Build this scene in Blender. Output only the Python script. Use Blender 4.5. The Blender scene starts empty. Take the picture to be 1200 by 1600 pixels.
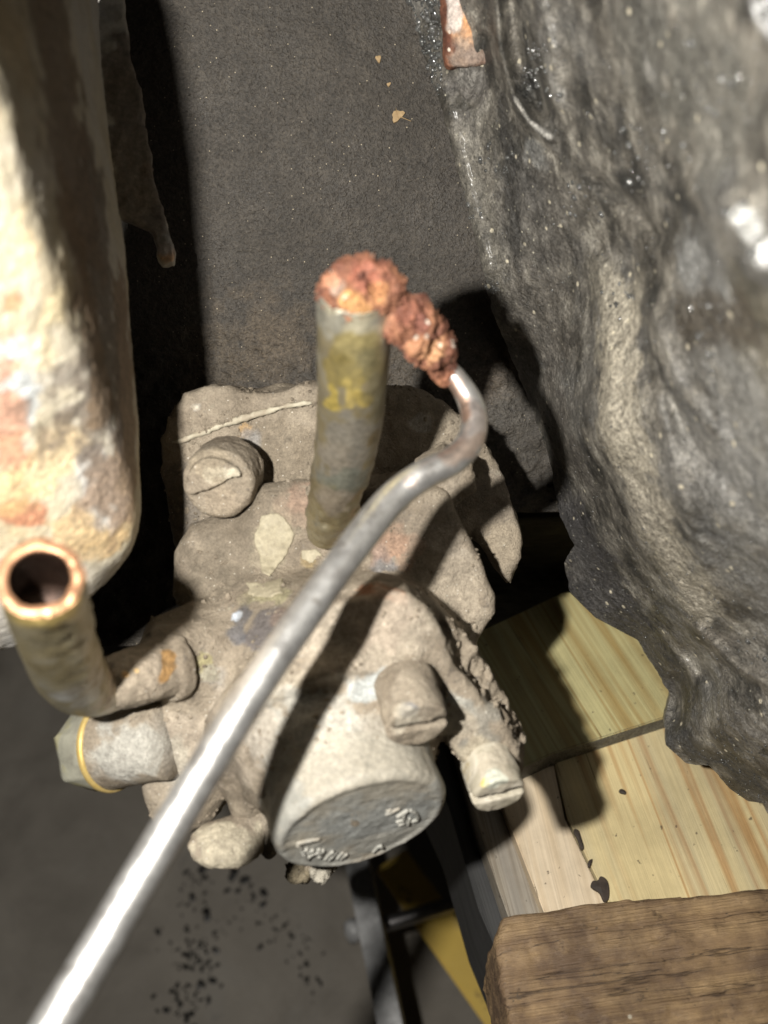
import bpy, bmesh, math, random
import numpy as np
from mathutils import Vector, Matrix, Euler

random.seed(4)
S = bpy.context.scene
COL = S.collection

# ------------------------------------------------------------------ camera, lamp, world
CAM_H = 0.520                                   # metres above the concrete floor
CAMR = Euler((math.radians(40), 0, 0)).to_matrix()
cd = bpy.data.cameras.new('camera')
cam = bpy.data.objects.new('camera', cd); COL.objects.link(cam)
cam.location = (0, 0, CAM_H); cam.rotation_euler = (math.radians(40), 0, 0)
FPX = 1716.0                                    # focal length in pixels of the 1200x1600 photograph
cd.sensor_fit = 'VERTICAL'; cd.sensor_height = 9.8; cd.sensor_width = 7.35
cd.lens = 9.8 * FPX / 1600
cd.clip_start = 0.005; cd.clip_end = 30
cd.dof.use_dof = True; cd.dof.focus_distance = 0.240; cd.dof.aperture_fstop = 10.5 / 2.6
S.camera = cam

w = bpy.data.worlds.new("World"); S.world = w; w.use_nodes = True
w.node_tree.nodes['Background'].inputs['Color'].default_value = (1.0, 0.93, 0.85, 1)
w.node_tree.nodes['Background'].inputs['Strength'].default_value = 0.006
S.cycles.diffuse_bounces = 2

def cam2w(v): return CAMR @ (Vector(v) * 0.001) + Vector((0, 0, CAM_H))
ld = bpy.data.lights.new('flash', 'POINT'); ld.energy = 4.2; ld.color = (1.0, 0.965, 0.90); ld.shadow_soft_size = 0.0036
lo = bpy.data.objects.new('flash', ld); COL.objects.link(lo)
lo.location = cam2w((-50, 13, 0))
S.view_settings.view_transform = 'Standard'; S.view_settings.look = 'None'
S.view_settings.exposure = 0; S.view_settings.gamma = 1

# ------------------------------------------------------------------ helpers
def P(px, py, D): return np.array([(px - 600) * D / FPX, (800 - py) * D / FPX, -D], float)
MW = np.array(CAMR)
def W(v):                                       # camera-frame millimetres -> world metres
    v = np.asarray(v, float).reshape(-1, 3)
    return v @ MW.T * 0.001 + np.array([0, 0, CAM_H])
UPC = MW.T @ np.array([0, 0, 1.0])              # world up seen in the camera frame
def onplane(px, py, p0, n):
    r = np.array([(px - 600) / FPX, (800 - py) / FPX, -1.0])
    return r * (np.dot(p0, n) / np.dot(r, n))
def onlevel(px, py, k):                         # point on the horizontal plane k mm below the camera
    return onplane(px, py, -k * UPC, UPC)
def unit(v): v = np.asarray(v, float); return v / np.linalg.norm(v)

def obj(name, V, F, mat, parent=None, smooth=True, origin=None, rot=None, attr=None, kind=None):
    """V in camera-frame mm"""
    Vw = W(V)
    if parent is not None: o0 = np.array(parent['_org']); R = np.eye(3)
    else:
        o0 = W(origin)[0] if origin is not None else np.array([*(Vw.mean(0)[:2]), Vw[:, 2].min()]); R = np.eye(3)
    if rot is not None: R = rot
    L = (Vw - o0) @ R
    me = bpy.data.meshes.new(name)
    F = [tuple(int(i) for i in f) for f in F] if not isinstance(F, np.ndarray) else F
    if isinstance(F, np.ndarray):
        n = len(F)
        me.vertices.add(len(L)); me.vertices.foreach_set('co', L.astype(np.float32).ravel())
        me.loops.add(n * 4); me.loops.foreach_set('vertex_index', F.astype(np.int32).ravel())
        me.polygons.add(n); me.polygons.foreach_set('loop_start', np.arange(0, 4 * n, 4, dtype=np.int32))
        me.update(calc_edges=True)
    else:
        me.from_pydata([tuple(x) for x in L], [], F); me.update()
    me.validate()
    me.polygons.foreach_set('use_smooth', [smooth] * len(me.polygons))
    if attr is None: attr = np.zeros((len(me.vertices), 4))
    if attr is not None:
        a = me.attributes.new('tint', 'FLOAT_COLOR', 'POINT'); a.data.foreach_set('color', attr.astype(np.float32).ravel())
    me.materials.append(mat)
    o = bpy.data.objects.new(name, me); COL.objects.link(o)
    if parent is not None:
        o.parent = parent; o['_org'] = parent['_org']
        if rot is not None: o.rotation_euler = Matrix(R).to_euler()
    else:
        o.location = o0; o['_org'] = [float(x) for x in o0]
        if rot is not None: o.rotation_euler = Matrix(R).to_euler()
    if kind: o['kind'] = kind
    return o
def tag(o, label, cat=None, group=None, kind=None):
    o['label'] = label
    if cat: o['category'] = cat
    if group: o['group'] = group
    if kind: o['kind'] = kind
    return o
def thing(name, v, label, cat):
    o = bpy.data.objects.new(name, None); COL.objects.link(o)
    p = W(v)[0]; o.location = p; o['_org'] = [float(x) for x in p]; o.empty_display_size = 0.01
    return tag(o, label, cat)

# value noise, vectorised
_rs = np.random.RandomState(11); _T = _rs.rand(64, 64, 64).astype(np.float32) * 2 - 1
def vn(p, freq, seed=0):
    q = p * np.asarray(freq) + seed * 17.31
    i = np.floor(q).astype(int); f = (q - i).astype(np.float32); f = f * f * (3 - 2 * f)
    i &= 63; j = (i + 1) & 63
    x0, y0, z0 = i[..., 0], i[..., 1], i[..., 2]; x1, y1, z1 = j[..., 0], j[..., 1], j[..., 2]
    fx, fy, fz = f[..., 0], f[..., 1], f[..., 2]
    a = _T[x0, y0, z0] * (1 - fx) + _T[x1, y0, z0] * fx; b = _T[x0, y1, z0] * (1 - fx) + _T[x1, y1, z0] * fx
    c = _T[x0, y0, z1] * (1 - fx) + _T[x1, y0, z1] * fx; d = _T[x0, y1, z1] * (1 - fx) + _T[x1, y1, z1] * fx
    return (a * (1 - fy) + b * fy) * (1 - fz) + (c * (1 - fy) + d * fy) * fz
_R = [np.array(Euler((.5 + 1.1 * i, .9 * i + .4, .7 + 1.7 * i)).to_matrix()) for i in range(5)]
def fbm(p, freq, oct=3, seed=0, gain=.5):
    s = 0; a = 1
    for k in range(oct): s = s + a * vn((p * np.asarray(freq)) @ _R[(k + seed) % 5], 2.03 ** k, seed + k); a *= gain
    return s

# signed distances (mm)
def sm(a, b, k):
    if k <= 0: return np.minimum(a, b)
    h = np.clip(.5 + .5 * (b - a) / k, 0, 1); return b * (1 - h) + a * h - k * h * (1 - h)
def sub(a, b, k=.3): return -sm(-a, b, k)
def s_ball(p, c, r): return np.linalg.norm(p - c, axis=-1) - r
def s_ell(p, c, ax, rad):
    q = (p - c) @ np.array(ax).T / np.array(rad); k = np.linalg.norm(q, axis=-1)
    return (k - 1) * min(rad) 
def s_cone(p, a, b, ra, rb):
    ab = b - a; L2 = ab @ ab; t = np.clip(((p - a) @ ab) / L2, 0, 1)
    return np.linalg.norm(p - a - t[..., None] * ab, axis=-1) - (ra + (rb - ra) * t)
def s_cyl(p, c, ax, r, h, rd=.6):
    d = (p - c) @ ax; q = np.sqrt(np.maximum(((p - c) ** 2).sum(-1) - d * d, 0))
    dx = q - r + rd; dy = np.abs(d) - h + rd
    return np.minimum(np.maximum(dx, dy), 0) + np.sqrt(np.maximum(dx, 0) ** 2 + np.maximum(dy, 0) ** 2) - rd
def basis(n, up=(0, 1, 0)):
    n = unit(n); x = unit(np.cross(up, n)); return x, np.cross(n, x), n
def poly2(q, pts):
    d = np.full(q.shape[:-1], 1e9); s = np.ones(q.shape[:-1])
    n = len(pts)
    for i in range(n):
        a = pts[i]; b = pts[i - 1]; e = b - a; wv = q - a
        t = np.clip((wv @ e) / (e @ e), 0, 1); bb = wv - t[..., None] * e
        d = np.minimum(d, (bb ** 2).sum(-1))
        c1 = q[..., 1] >= a[1]; c2 = q[..., 1] < b[1]; c3 = e[0] * wv[..., 1] > e[1] * wv[..., 0]
        s = np.where((c1 & c2 & c3) | (~c1 & ~c2 & ~c3), -s, s)
    return s * np.sqrt(d)
def s_prism(p, pix, c, n, th, rd=1.5):
    """pixel outline drawn on the plane (c, n), extruded th mm away behind it"""
    X, Y, Z = basis(n)
    pts = np.array([[np.dot(onplane(a, b, c, Z) - c, X), np.dot(onplane(a, b, c, Z) - c, Y)] for a, b in pix])
    q = p - c; d2 = poly2(np.stack([q @ X, q @ Y], -1), pts) + rd
    dz = np.abs(q @ Z + th / 2) - th / 2 + rd
    return np.minimum(np.maximum(d2, dz), 0) + np.sqrt(np.maximum(d2, 0) ** 2 + np.maximum(dz, 0) ** 2) - rd

def nets(f, lo, hi, h, disp=None, band=2.5):
    lo = np.array(lo, float); n = np.ceil((np.array(hi) - lo) / h).astype(int) + 1
    ax = [lo[i] + h * np.arange(n[i]) for i in range(3)]
    p = np.stack(np.meshgrid(*ax, indexing='ij'), -1)
    D = f(p)
    if disp is not None:
        m = np.abs(D) < band; D[m] += disp(p[m])
    Sg = D < 0
    c = np.zeros(n - 1, int)
    for i in (0, 1):
        for j in (0, 1):
            for k in (0, 1): c += Sg[i:n[0] - 1 + i, j:n[1] - 1 + j, k:n[2] - 1 + k]
    act = (c > 0) & (c < 8); idx = np.full(act.shape, -1); I = np.argwhere(act); idx[act] = np.arange(len(I))
    acc = np.zeros((len(I), 3)); cnt = np.zeros(len(I))
    corners = [(i, j, k) for i in (0, 1) for j in (0, 1) for k in (0, 1)]
    for a in corners:
        for axs in range(3):
            if a[axs]: continue
            b = list(a); b[axs] = 1
            va = D[I[:, 0] + a[0], I[:, 1] + a[1], I[:, 2] + a[2]]; vb = D[I[:, 0] + b[0], I[:, 1] + b[1], I[:, 2] + b[2]]
            m = (va < 0) != (vb < 0); t = np.where(m, va / np.where(m, va - vb, 1), 0)
            o = np.tile(np.array(a, float), (len(I), 1)); o[:, axs] = t
            acc += o * m[:, None]; cnt += m
    V = lo + (I + acc / cnt[:, None]) * h
    F = []
    for axs in range(3):
        u, v = (axs + 1) % 3, (axs + 2) % 3
        sl0 = [slice(None)] * 3; sl1 = [slice(None)] * 3; sl0[axs] = slice(0, -1); sl1[axs] = slice(1, None)
        s0 = Sg[tuple(sl0)]; s1 = Sg[tuple(sl1)]; m = s0 != s1
        E = np.argwhere(m)
        ok = (E[:, u] > 0) & (E[:, v] > 0) & (E[:, u] < n[u] - 1) & (E[:, v] < n[v] - 1); E = E[ok]
        st = s0[E[:, 0], E[:, 1], E[:, 2]]
        def g(du, dv):
            e = E.copy(); e[:, u] -= du; e[:, v] -= dv; return idx[e[:, 0], e[:, 1], e[:, 2]]
        q = np.stack([g(0, 0), g(1, 0), g(1, 1), g(0, 1)], 1)
        q[~st] = q[~st][:, ::-1]; F.append(q)
    F = np.concatenate(F)
    return V, F[:, ::1]

def hit(V, px, py):
    """front-most vertex of V near a pixel"""
    u = 600 + V[:, 0] / -V[:, 2] * FPX; v = 800 - V[:, 1] / -V[:, 2] * FPX
    d = (u - px) ** 2 + (v - py) ** 2; m = d < max(64, d.min() + 30)
    c = V[m]; return c[np.argmax(c[:, 2])]
def tint(V, spots, seed=0, soft=.6):
    """spots: (px, py, radius mm, rgb, strength [, stretch dir, ratio])"""
    A = np.zeros((len(V), 4)); A[:, :3] = .3
    wob = 1 + .55 * fbm(V, .35, 3, seed + 5)
    for s in spots:
        c = hit(V, s[0], s[1]); q = V - c
        if len(s) > 5:
            t = unit(hit(V, s[5], s[6]) - c); L = np.linalg.norm(hit(V, s[5], s[6]) - c)
            a = np.clip(q @ t, 0, L); q = q - a[:, None] * t
        d = np.linalg.norm(q, axis=1) / (s[2] * wob)
        k = np.clip((1 + soft / 2 - d) / soft, 0, 1); k = k * k * (3 - 2 * k) * s[4]
        na = A[:, 3] * (1 - k) + k; w_ = np.where(na > 1e-4, k / np.maximum(na, 1e-4), 0)[:, None]
        A[:, :3] = A[:, :3] * (1 - w_) + np.array(s[3]) * w_; A[:, 3] = na
    return A

def sweep(path, rad, nseg=32, sub_=10, cap=True, inner=None):
    """smooth round bar along points (mm); rad one per point. inner=(radius, depth) bores the start"""
    Q = [np.array(x, float) for x in path]; n = len(Q)
    pts, rr = [], []
    for i in range(n - 1):
        a, b, c, d = Q[max(i - 1, 0)], Q[i], Q[i + 1], Q[min(i + 2, n - 1)]
        for k in range(sub_):
            t = k / sub_
            pts.append(.5 * ((2 * b) + (c - a) * t + (2 * a - 5 * b + 4 * c - d) * t * t + (3 * b - a - 3 * c + d) * t ** 3))
            rr.append(rad[i] + (rad[i + 1] - rad[i]) * t)
    pts.append(Q[-1]); rr.append(rad[-1]); pts = np.array(pts)
    V, F = [], []
    t0 = unit(pts[1] - pts[0]); nx = unit(np.cross(t0, (0.3, .2, 1)))
    def ring(c, t, r):
        nonlocal nx
        nx = unit(nx - t * (nx @ t)); ny = np.cross(t, nx); b = len(V)
        for k in range(nseg):
            a = 2 * math.pi * k / nseg; V.append(c + r * (math.cos(a) * nx + math.sin(a) * ny))
        return b
    rings = []
    if inner:
        r_i, dep = inner; rw = rr[0]
        rings.append(ring(pts[0] + t0 * dep, t0, .02)); rings.append(ring(pts[0] + t0 * dep, t0, r_i))
        for k in range(5): rings.append(ring(pts[0] + t0 * dep * (1 - (k + 1) / 6), t0, r_i))
        rings.append(ring(pts[0] + t0 * .35, t0, r_i)); rings.append(ring(pts[0] + t0 * .08, t0, r_i + .18))
        rings.append(ring(pts[0], t0, (r_i + rw) / 2)); rings.append(ring(pts[0] + t0 * .1, t0, rw - .15)); rings.append(ring(pts[0] + t0 * .5, t0, rw))
        st = 1
    else:
        st = 0
        if cap: rings.append(ring(pts[0] - t0 * rr[0] * .35, t0, .02)); rings.append(ring(pts[0] - t0 * rr[0] * .22, t0, rr[0] * .7))
    for i in range(st, len(pts)):
        t = unit(pts[min(i + 1, len(pts) - 1)] - pts[max(i - 1, 0)]); rings.append(ring(pts[i], t, rr[i]))
    rings.append(ring(pts[-1] + t * .05, t, .02))
    for a, b in zip(rings, rings[1:]):
        for k in range(nseg):
            k2 = (k + 1) % nseg; F.append((a + k, a + k2, b + k2, b + k))
    return np.array(V), F
def normals(V, F):
    F = np.array(F); n = np.cross(V[F[:, 2]] - V[F[:, 0]], V[F[:, 3]] - V[F[:, 1]]); N = np.zeros_like(V)
    for k in range(4): np.add.at(N, F[:, k], n)
    return N / (np.linalg.norm(N, axis=1)[:, None] + 1e-9)
def rough(V, F, amp, freq, oct=3, seed=0):
    return V + normals(V, F) * (fbm(V, freq, oct, seed) * amp)[:, None]

# ------------------------------------------------------------------ materials
def ramp(nt, fac, stops):
    r = nt.nodes.new('ShaderNodeValToRGB'); e = r.color_ramp.elements
    while len(e) < len(stops): e.new(.5)
    for i, (p, c) in enumerate(stops):
        e[i].position = p; e[i].color = (*c, 1) if len(c) == 3 else c
    nt.links.new(fac, r.inputs[0]); return r.outputs[0]
def mixc(nt, fac, a, b):
    m = nt.nodes.new('ShaderNodeMix'); m.data_type = 'RGBA'
    for s, v in ((m.inputs[0], fac), (m.inputs[6], a), (m.inputs[7], b)):
        if isinstance(v, (int, float)): s.default_value = v
        elif isinstance(v, tuple): s.default_value = (*v, 1)
        else: nt.links.new(v, s)
    return m.outputs[2]
def g(v): return (v, v, v)
def mat(name, stops, scale=200, detail=6, rough_=(.6, .9), rscale=None, metal=0, bumps=(), specks=None, flecks=None,
        usetint=False, spec=.5, stretch=None, coat=0, wet=None, distort=.4, nrough=.6, grain=None, pebble=()):
    m = bpy.data.materials.new(name); m.use_nodes = True; nt = m.node_tree; N = nt.nodes; L = nt.links
    b = N['Principled BSDF']; tc = N.new('ShaderNodeTexCoord'); co = tc.outputs['Object']
    mp = None
    if stretch:
        mp = N.new('ShaderNodeMapping'); mp.inputs['Scale'].default_value = stretch; L.new(co, mp.inputs[0]); cs = mp.outputs[0]
    else: cs = co
    def noise(sc, det=6, vec=None, ro=nrough, dist=0):
        n = N.new('ShaderNodeTexNoise'); n.inputs['Scale'].default_value = sc; n.inputs['Detail'].default_value = det
        n.inputs['Roughness'].default_value = ro; n.inputs['Distortion'].default_value = dist; L.new(vec or cs, n.inputs['Vector']); return n.outputs['Fac']
    c = ramp(nt, noise(scale, detail, dist=distort), stops)
    if flecks:                                   # list of (scale, lo, hi, colour, amount)
        for (sc, a, z, colr, am) in flecks:
            k = ramp(nt, noise(sc, 5, dist=.6), [(a, g(0)), (z, g(am))]); c = mixc(nt, k, c, colr)
    if usetint:
        a = N.new('ShaderNodeAttribute'); a.attribute_name = 'tint'
        nn = ramp(nt, noise(900, 6), [(.25, g(.62)), (.75, g(1.3))])
        mm = N.new('ShaderNodeMix'); mm.data_type = 'RGBA'; mm.blend_type = 'MULTIPLY'; mm.inputs[0].default_value = 1
        L.new(a.outputs['Color'], mm.inputs[6]); L.new(nn, mm.inputs[7])
        c = mixc(nt, a.outputs['Alpha'], c, mm.outputs[2])
    if specks:                                   # (scale, size, colour)
        for (sc, sz, colr) in specks:
            v = N.new('ShaderNodeTexVoronoi'); v.inputs['Scale'].default_value = sc; v.inputs['Randomness'].default_value = 1; L.new(co, v.inputs['Vector'])
            k = ramp(nt, v.outputs['Distance'], [(sz * .6, g(1)), (sz, g(0))])
            # only some cells carry a speck
            sel = N.new('ShaderNodeSeparateColor'); L.new(v.outputs['Color'], sel.inputs[0])
            gt = N.new('ShaderNodeMath'); gt.operation = 'GREATER_THAN'; gt.inputs[1].default_value = .72; L.new(sel.outputs[0], gt.inputs[0])
            ml = N.new('ShaderNodeMath'); ml.operation = 'MULTIPLY'; L.new(k, ml.inputs[0]); L.new(gt.outputs[0], ml.inputs[1])
            c = mixc(nt, ml.outputs[0], c, colr)
    if grain:
        for gs, lo_g, hi_g in grain:
            gg = ramp(nt, noise(gs, 4, vec=co, ro=.75), [(.32, g(lo_g)), (.68, g(hi_g))])
            mg = N.new('ShaderNodeMix'); mg.data_type = 'RGBA'; mg.blend_type = 'MULTIPLY'; mg.inputs[0].default_value = 1
            L.new(c, mg.inputs[6]); L.new(gg, mg.inputs[7]); c = mg.outputs[2]
    L.new(c, b.inputs['Base Color'])
    r = ramp(nt, noise(rscale or scale * 1.3, 5), [(.3, g(rough_[0])), (.7, g(rough_[1]))])
    L.new(r, b.inputs['Roughness'])
    b.inputs['Metallic'].default_value = metal; b.inputs['Specular IOR Level'].default_value = spec
    if coat: b.inputs['Coat Weight'].default_value = coat; b.inputs['Coat Roughness'].default_value = .18
    prev = None
    for (sc, dist, det) in bumps:
        bp = N.new('ShaderNodeBump'); bp.inputs['Strength'].default_value = 1; bp.inputs['Distance'].default_value = dist
        L.new(noise(sc, det, ro=.62), bp.inputs['Height'])
        if prev: L.new(prev, bp.inputs['Normal'])
        prev = bp.outputs[0]
    for (sc, dist) in pebble:
        vo = N.new('ShaderNodeTexVoronoi'); vo.feature = 'SMOOTH_F1'; vo.inputs['Scale'].default_value = sc; vo.inputs['Smoothness'].default_value = .6; L.new(co, vo.inputs['Vector'])
        bp = N.new('ShaderNodeBump'); bp.invert = True; bp.inputs['Distance'].default_value = dist; L.new(vo.outputs['Distance'], bp.inputs['Height'])
        if prev: L.new(prev, bp.inputs['Normal'])
        prev = bp.outputs[0]
    if prev: L.new(prev, b.inputs['Normal'])
    return m

M_dust = mat('caked_dust', [(.28, (.17, .138, .10)), (.45, (.25, .208, .157)), (.6, (.30, .253, .193)), (.78, (.37, .315, .245))], 90, 10,
             (.55, .9), bumps=((260, .0004, 4), (1000, .00045, 6), (2800, .0003, 4)), usetint=True, spec=.3, grain=[(2400, .78, 1.25), (420, .86, 1.16), (50, .78, 1.22)],
             flecks=[(260, .62, .72, (.07, .062, .055), .7), (190, .66, .74, (.42, .39, .30), .6)], specks=[(1100, .16, (.62, .58, .5))])
M_alu = mat('dirty_cast_aluminium', [(.25, (.21, .21, .19)), (.5, (.31, .302, .27)), (.75, (.40, .385, .34))], 130, 8, (.42, .7),
            bumps=((350, .0003, 4), (1500, .00012, 5)), usetint=True, flecks=[(100, .5, .66, (.31, .27, .21), .85)], spec=.4, grain=[(1800, .85, 1.15)])
M_screw = mat('dusty_zinc', [(.3, (.30, .27, .20)), (.55, (.42, .38, .30)), (.75, (.52, .48, .40))], 260, 7, (.4, .7),
              bumps=((500, .0003, 4), (1800, .0001, 4)), usetint=True, flecks=[(300, .6, .7, (.30, .22, .08), .5)])
M_brass = mat('tarnished_brass', [(.25, (.16, .13, .075)), (.45, (.28, .235, .135)), (.65, (.34, .305, .22)), (.8, (.33, .265, .13))], 120, 7, (.3, .6),
              metal=.7, bumps=((400, .0001, 5), (1500, .00006, 4)), usetint=True, flecks=[(170, .55, .68, (.30, .285, .24), .8)])
M_steel = mat('worn_steel', [(.3, (.50, .48, .46)), (.5, (.68, .67, .65)), (.8, (.78, .77, .75))], 220, 8, (.34, .47), rscale=400, metal=.88, flecks=[(300, .62, .72, (.30, .27, .23), .7)], grain=[(1200, .85, 1.12)],
              bumps=((200, .00018, 4), (1200, .00004, 4)), usetint=True)
M_rust = mat('flaky_rust', [(.25, (.055, .02, .013)), (.42, (.14, .055, .034)), (.58, (.22, .094, .052)), (.75, (.32, .16, .08))], 260, 9, (.5, .9),
             bumps=((500, .0005, 6), (1800, .0003, 5)), usetint=True, flecks=[(330, .6, .7, (.16, .07, .045), .6)], grain=[(1100, .65, 1.4)], spec=.4, specks=[(520, .25, (.7, .6, .5))])
M_wall = mat('black_painted_casting', [(.25, (.034, .029, .023)), (.55, (.046, .039, .031)), (.8, (.060, .051, .040))], 140, 9, (.55, .72), rscale=60,
             bumps=((800, .0006, 3), (2400, .0003, 2)), usetint=True, spec=.55, grain=[(1600, .55, 1.5), (400, .8, 1.2)], specks=[(800, .12, (.4, .34, .24))])
M_grease = mat('greasy_black_casting', [(.32, (.014, .013, .011)), (.43, (.05, .046, .038)), (.54, (.13, .118, .098)), (.67, (.28, .26, .22))], 120, 11, (.28, .68), rscale=90,
               bumps=((160, .0004, 4), (600, .0008, 6), (1800, .0005, 4)), flecks=[(32, .48, .66, (.2, .193, .178), .65), (45, .60, .72, (.025, .023, .02), .8)], usetint=True, spec=.6, coat=.1, distort=.3, grain=[(1500, .6, 1.5), (450, .65, 1.45)],
               specks=[(330, .2, (.5, .45, .34)), (800, .2, (.3, .28, .22))])  # light specks stand for dust and for flash glints
M_flake = mat('flaking_heat_paint', [(.24, (.38, .19, .10)), (.33, (.47, .36, .21)), (.45, (.50, .44, .32)), (.58, (.54, .50, .43)), (.72, (.46, .45, .43)), (.84, (.50, .38, .22))], 34, 9, (.6, .9),
              bumps=((700, .0004, 6),), usetint=True, distort=.3, grain=[(900, .86, 1.14), (140, .9, 1.1)])
M_pine = None

def woodmat(name, light, dark, grey, band=220, wear=.25, ring=.5, bump=.00012, stain=None):
    m = bpy.data.materials.new(name); m.use_nodes = True; nt = m.node_tree; N = nt.nodes; L = nt.links
    b = N['Principled BSDF']; tc = N.new('ShaderNodeTexCoord'); co = tc.outputs['Object']
    mp = N.new('ShaderNodeMapping'); mp.inputs['Scale'].default_value = (.03, 1, .8); L.new(co, mp.inputs[0])
    def noise(sc, det, vec, ro=.6, dist=0):
        n = N.new('ShaderNodeTexNoise'); n.inputs['Scale'].default_value = sc; n.inputs['Detail'].default_value = det
        n.inputs['Roughness'].default_value = ro; n.inputs['Distortion'].default_value = dist; L.new(vec, n.inputs['Vector']); return n.outputs['Fac']
    n1 = noise(band, 2, mp.outputs[0], .5, .15)
    mid = tuple(.5 * (a + z) for a, z in zip(light, dark))
    c = ramp(nt, n1, [(.30, dark), (.36, light), (.43, light), (.47, dark), (.50, mid), (.53, light), (.60, dark), (.64, light), (.70, mid)])
    n2 = ramp(nt, noise(band * .35, 3, mp.outputs[0]), [(.45, g(0)), (.62, g(.75))]); c = mixc(nt, n2, c, grey)
    mp2 = N.new('ShaderNodeMapping'); mp2.inputs['Scale'].default_value = (.02, 1, 1); L.new(co, mp2.inputs[0])
    fib = noise(2200, 3, mp2.outputs[0])
    f2 = ramp(nt, fib, [(.3, g(.86)), (.6, g(1.04))])
    mm = N.new('ShaderNodeMix'); mm.data_type = 'RGBA'; mm.blend_type = 'MULTIPLY'; mm.inputs[0].default_value = 1
    L.new(c, mm.inputs[6]); L.new(f2, mm.inputs[7]); c = mm.outputs[2]
    cr = ramp(nt, noise(900, 2, mp2.outputs[0]), [(.70, g(0)), (.74, g(.8))]); c = mixc(nt, cr, c, tuple(.25 * x for x in dark))
    if stain:
        k = ramp(nt, noise(60, 8, co, .7), [(.36, g(0)), (.58, g(.9))]); c = mixc(nt, k, c, stain)
        k = ramp(nt, noise(300, 8, co, .7), [(.6, g(0)), (.72, g(.7))]); c = mixc(nt, k, c, tuple(.35 * x for x in stain))
        v = N.new('ShaderNodeTexVoronoi'); v.inputs['Scale'].default_value = 95; L.new(co, v.inputs['Vector'])
        k = ramp(nt, v.outputs['Distance'], [(.03, g(1)), (.055, g(0))]); c = mixc(nt, k, c, (.4, .36, .28))
        mp3 = N.new('ShaderNodeMapping'); mp3.inputs['Scale'].default_value = (.06, 1, 1); L.new(co, mp3.inputs[0])
        k = ramp(nt, noise(75, 6, mp3.outputs[0], .5), [(.495, g(0)), (.5, g(.85)), (.505, g(0))]); c = mixc(nt, k, c, (.025, .014, .008))
    sg = ramp(nt, noise(45, 7, co, .65), [(.32, g(.78)), (.55, g(1.0))])
    m5 = N.new('ShaderNodeMix'); m5.data_type = 'RGBA'; m5.blend_type = 'MULTIPLY'; m5.inputs[0].default_value = 1
    L.new(c, m5.inputs[6]); L.new(sg, m5.inputs[7]); c = m5.outputs[2]
    ds = ramp(nt, noise(520, 3, co, .5), [(.70, g(0)), (.73, g(.75))]); c = mixc(nt, ds, c, (.06, .045, .03))
    L.new(c, b.inputs['Base Color']); b.inputs['Roughness'].default_value = .62; b.inputs['Specular IOR Level'].default_value = .35
    b1 = N.new('ShaderNodeBump'); b1.inputs['Distance'].default_value = bump; L.new(fib, b1.inputs['Height'])
    b2 = N.new('ShaderNodeBump'); b2.inputs['Distance'].default_value = bump * 3; L.new(n1, b2.inputs['Height']); L.new(b1.outputs[0], b2.inputs['Normal'])
    L.new(b2.outputs[0], b.inputs['Normal']); return m
M_pine = woodmat('treated_pine', (.50, .45, .23), (.36, .26, .10), (.33, .33, .19), 130)
M_pine2 = woodmat('yellow_pine', (.66, .54, .29), (.47, .28, .11), (.40, .37, .27), 105)
M_cream = woodmat('cream_pine', (.70, .58, .42), (.62, .49, .33), (.64, .54, .42), 130)
M_grey = woodmat('weathered_pine', (.34, .30, .24), (.24, .20, .15), (.28, .26, .23), 260)
M_old = woodmat('old_brown_board', (.32, .215, .11), (.21, .135, .07), (.24, .165, .095), 80, bump=.0005, stain=(.095, .06, .038))
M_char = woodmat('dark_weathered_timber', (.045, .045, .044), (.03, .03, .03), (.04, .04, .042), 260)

# ------------------------------------------------------------------ floor
M_floor = mat('concrete', [(.3, (.15, .134, .112)), (.5, (.225, .203, .172)), (.75, (.30, .273, .233))], 16, 10, (.7, .9), bumps=((300, .0004, 5),), usetint=False,
              flecks=[(22, .55, .75, (.25, .235, .21), .6), (60, .63, .72, (.18, .17, .15), .6)])
zf = -CAM_H * 1000
me = bpy.data.meshes.new('floor'); s_ = 3.0
me.from_pydata([(-s_, -s_, 0), (s_, -s_, 0), (s_, s_, 0), (-s_, s_, 0)], [], [(0, 1, 2, 3)]); me.materials.append(M_floor)
fl = bpy.data.objects.new('floor', me); COL.objects.link(fl); fl['kind'] = 'structure'; fl['label'] = 'grey concrete garage floor with oil drips'

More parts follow.
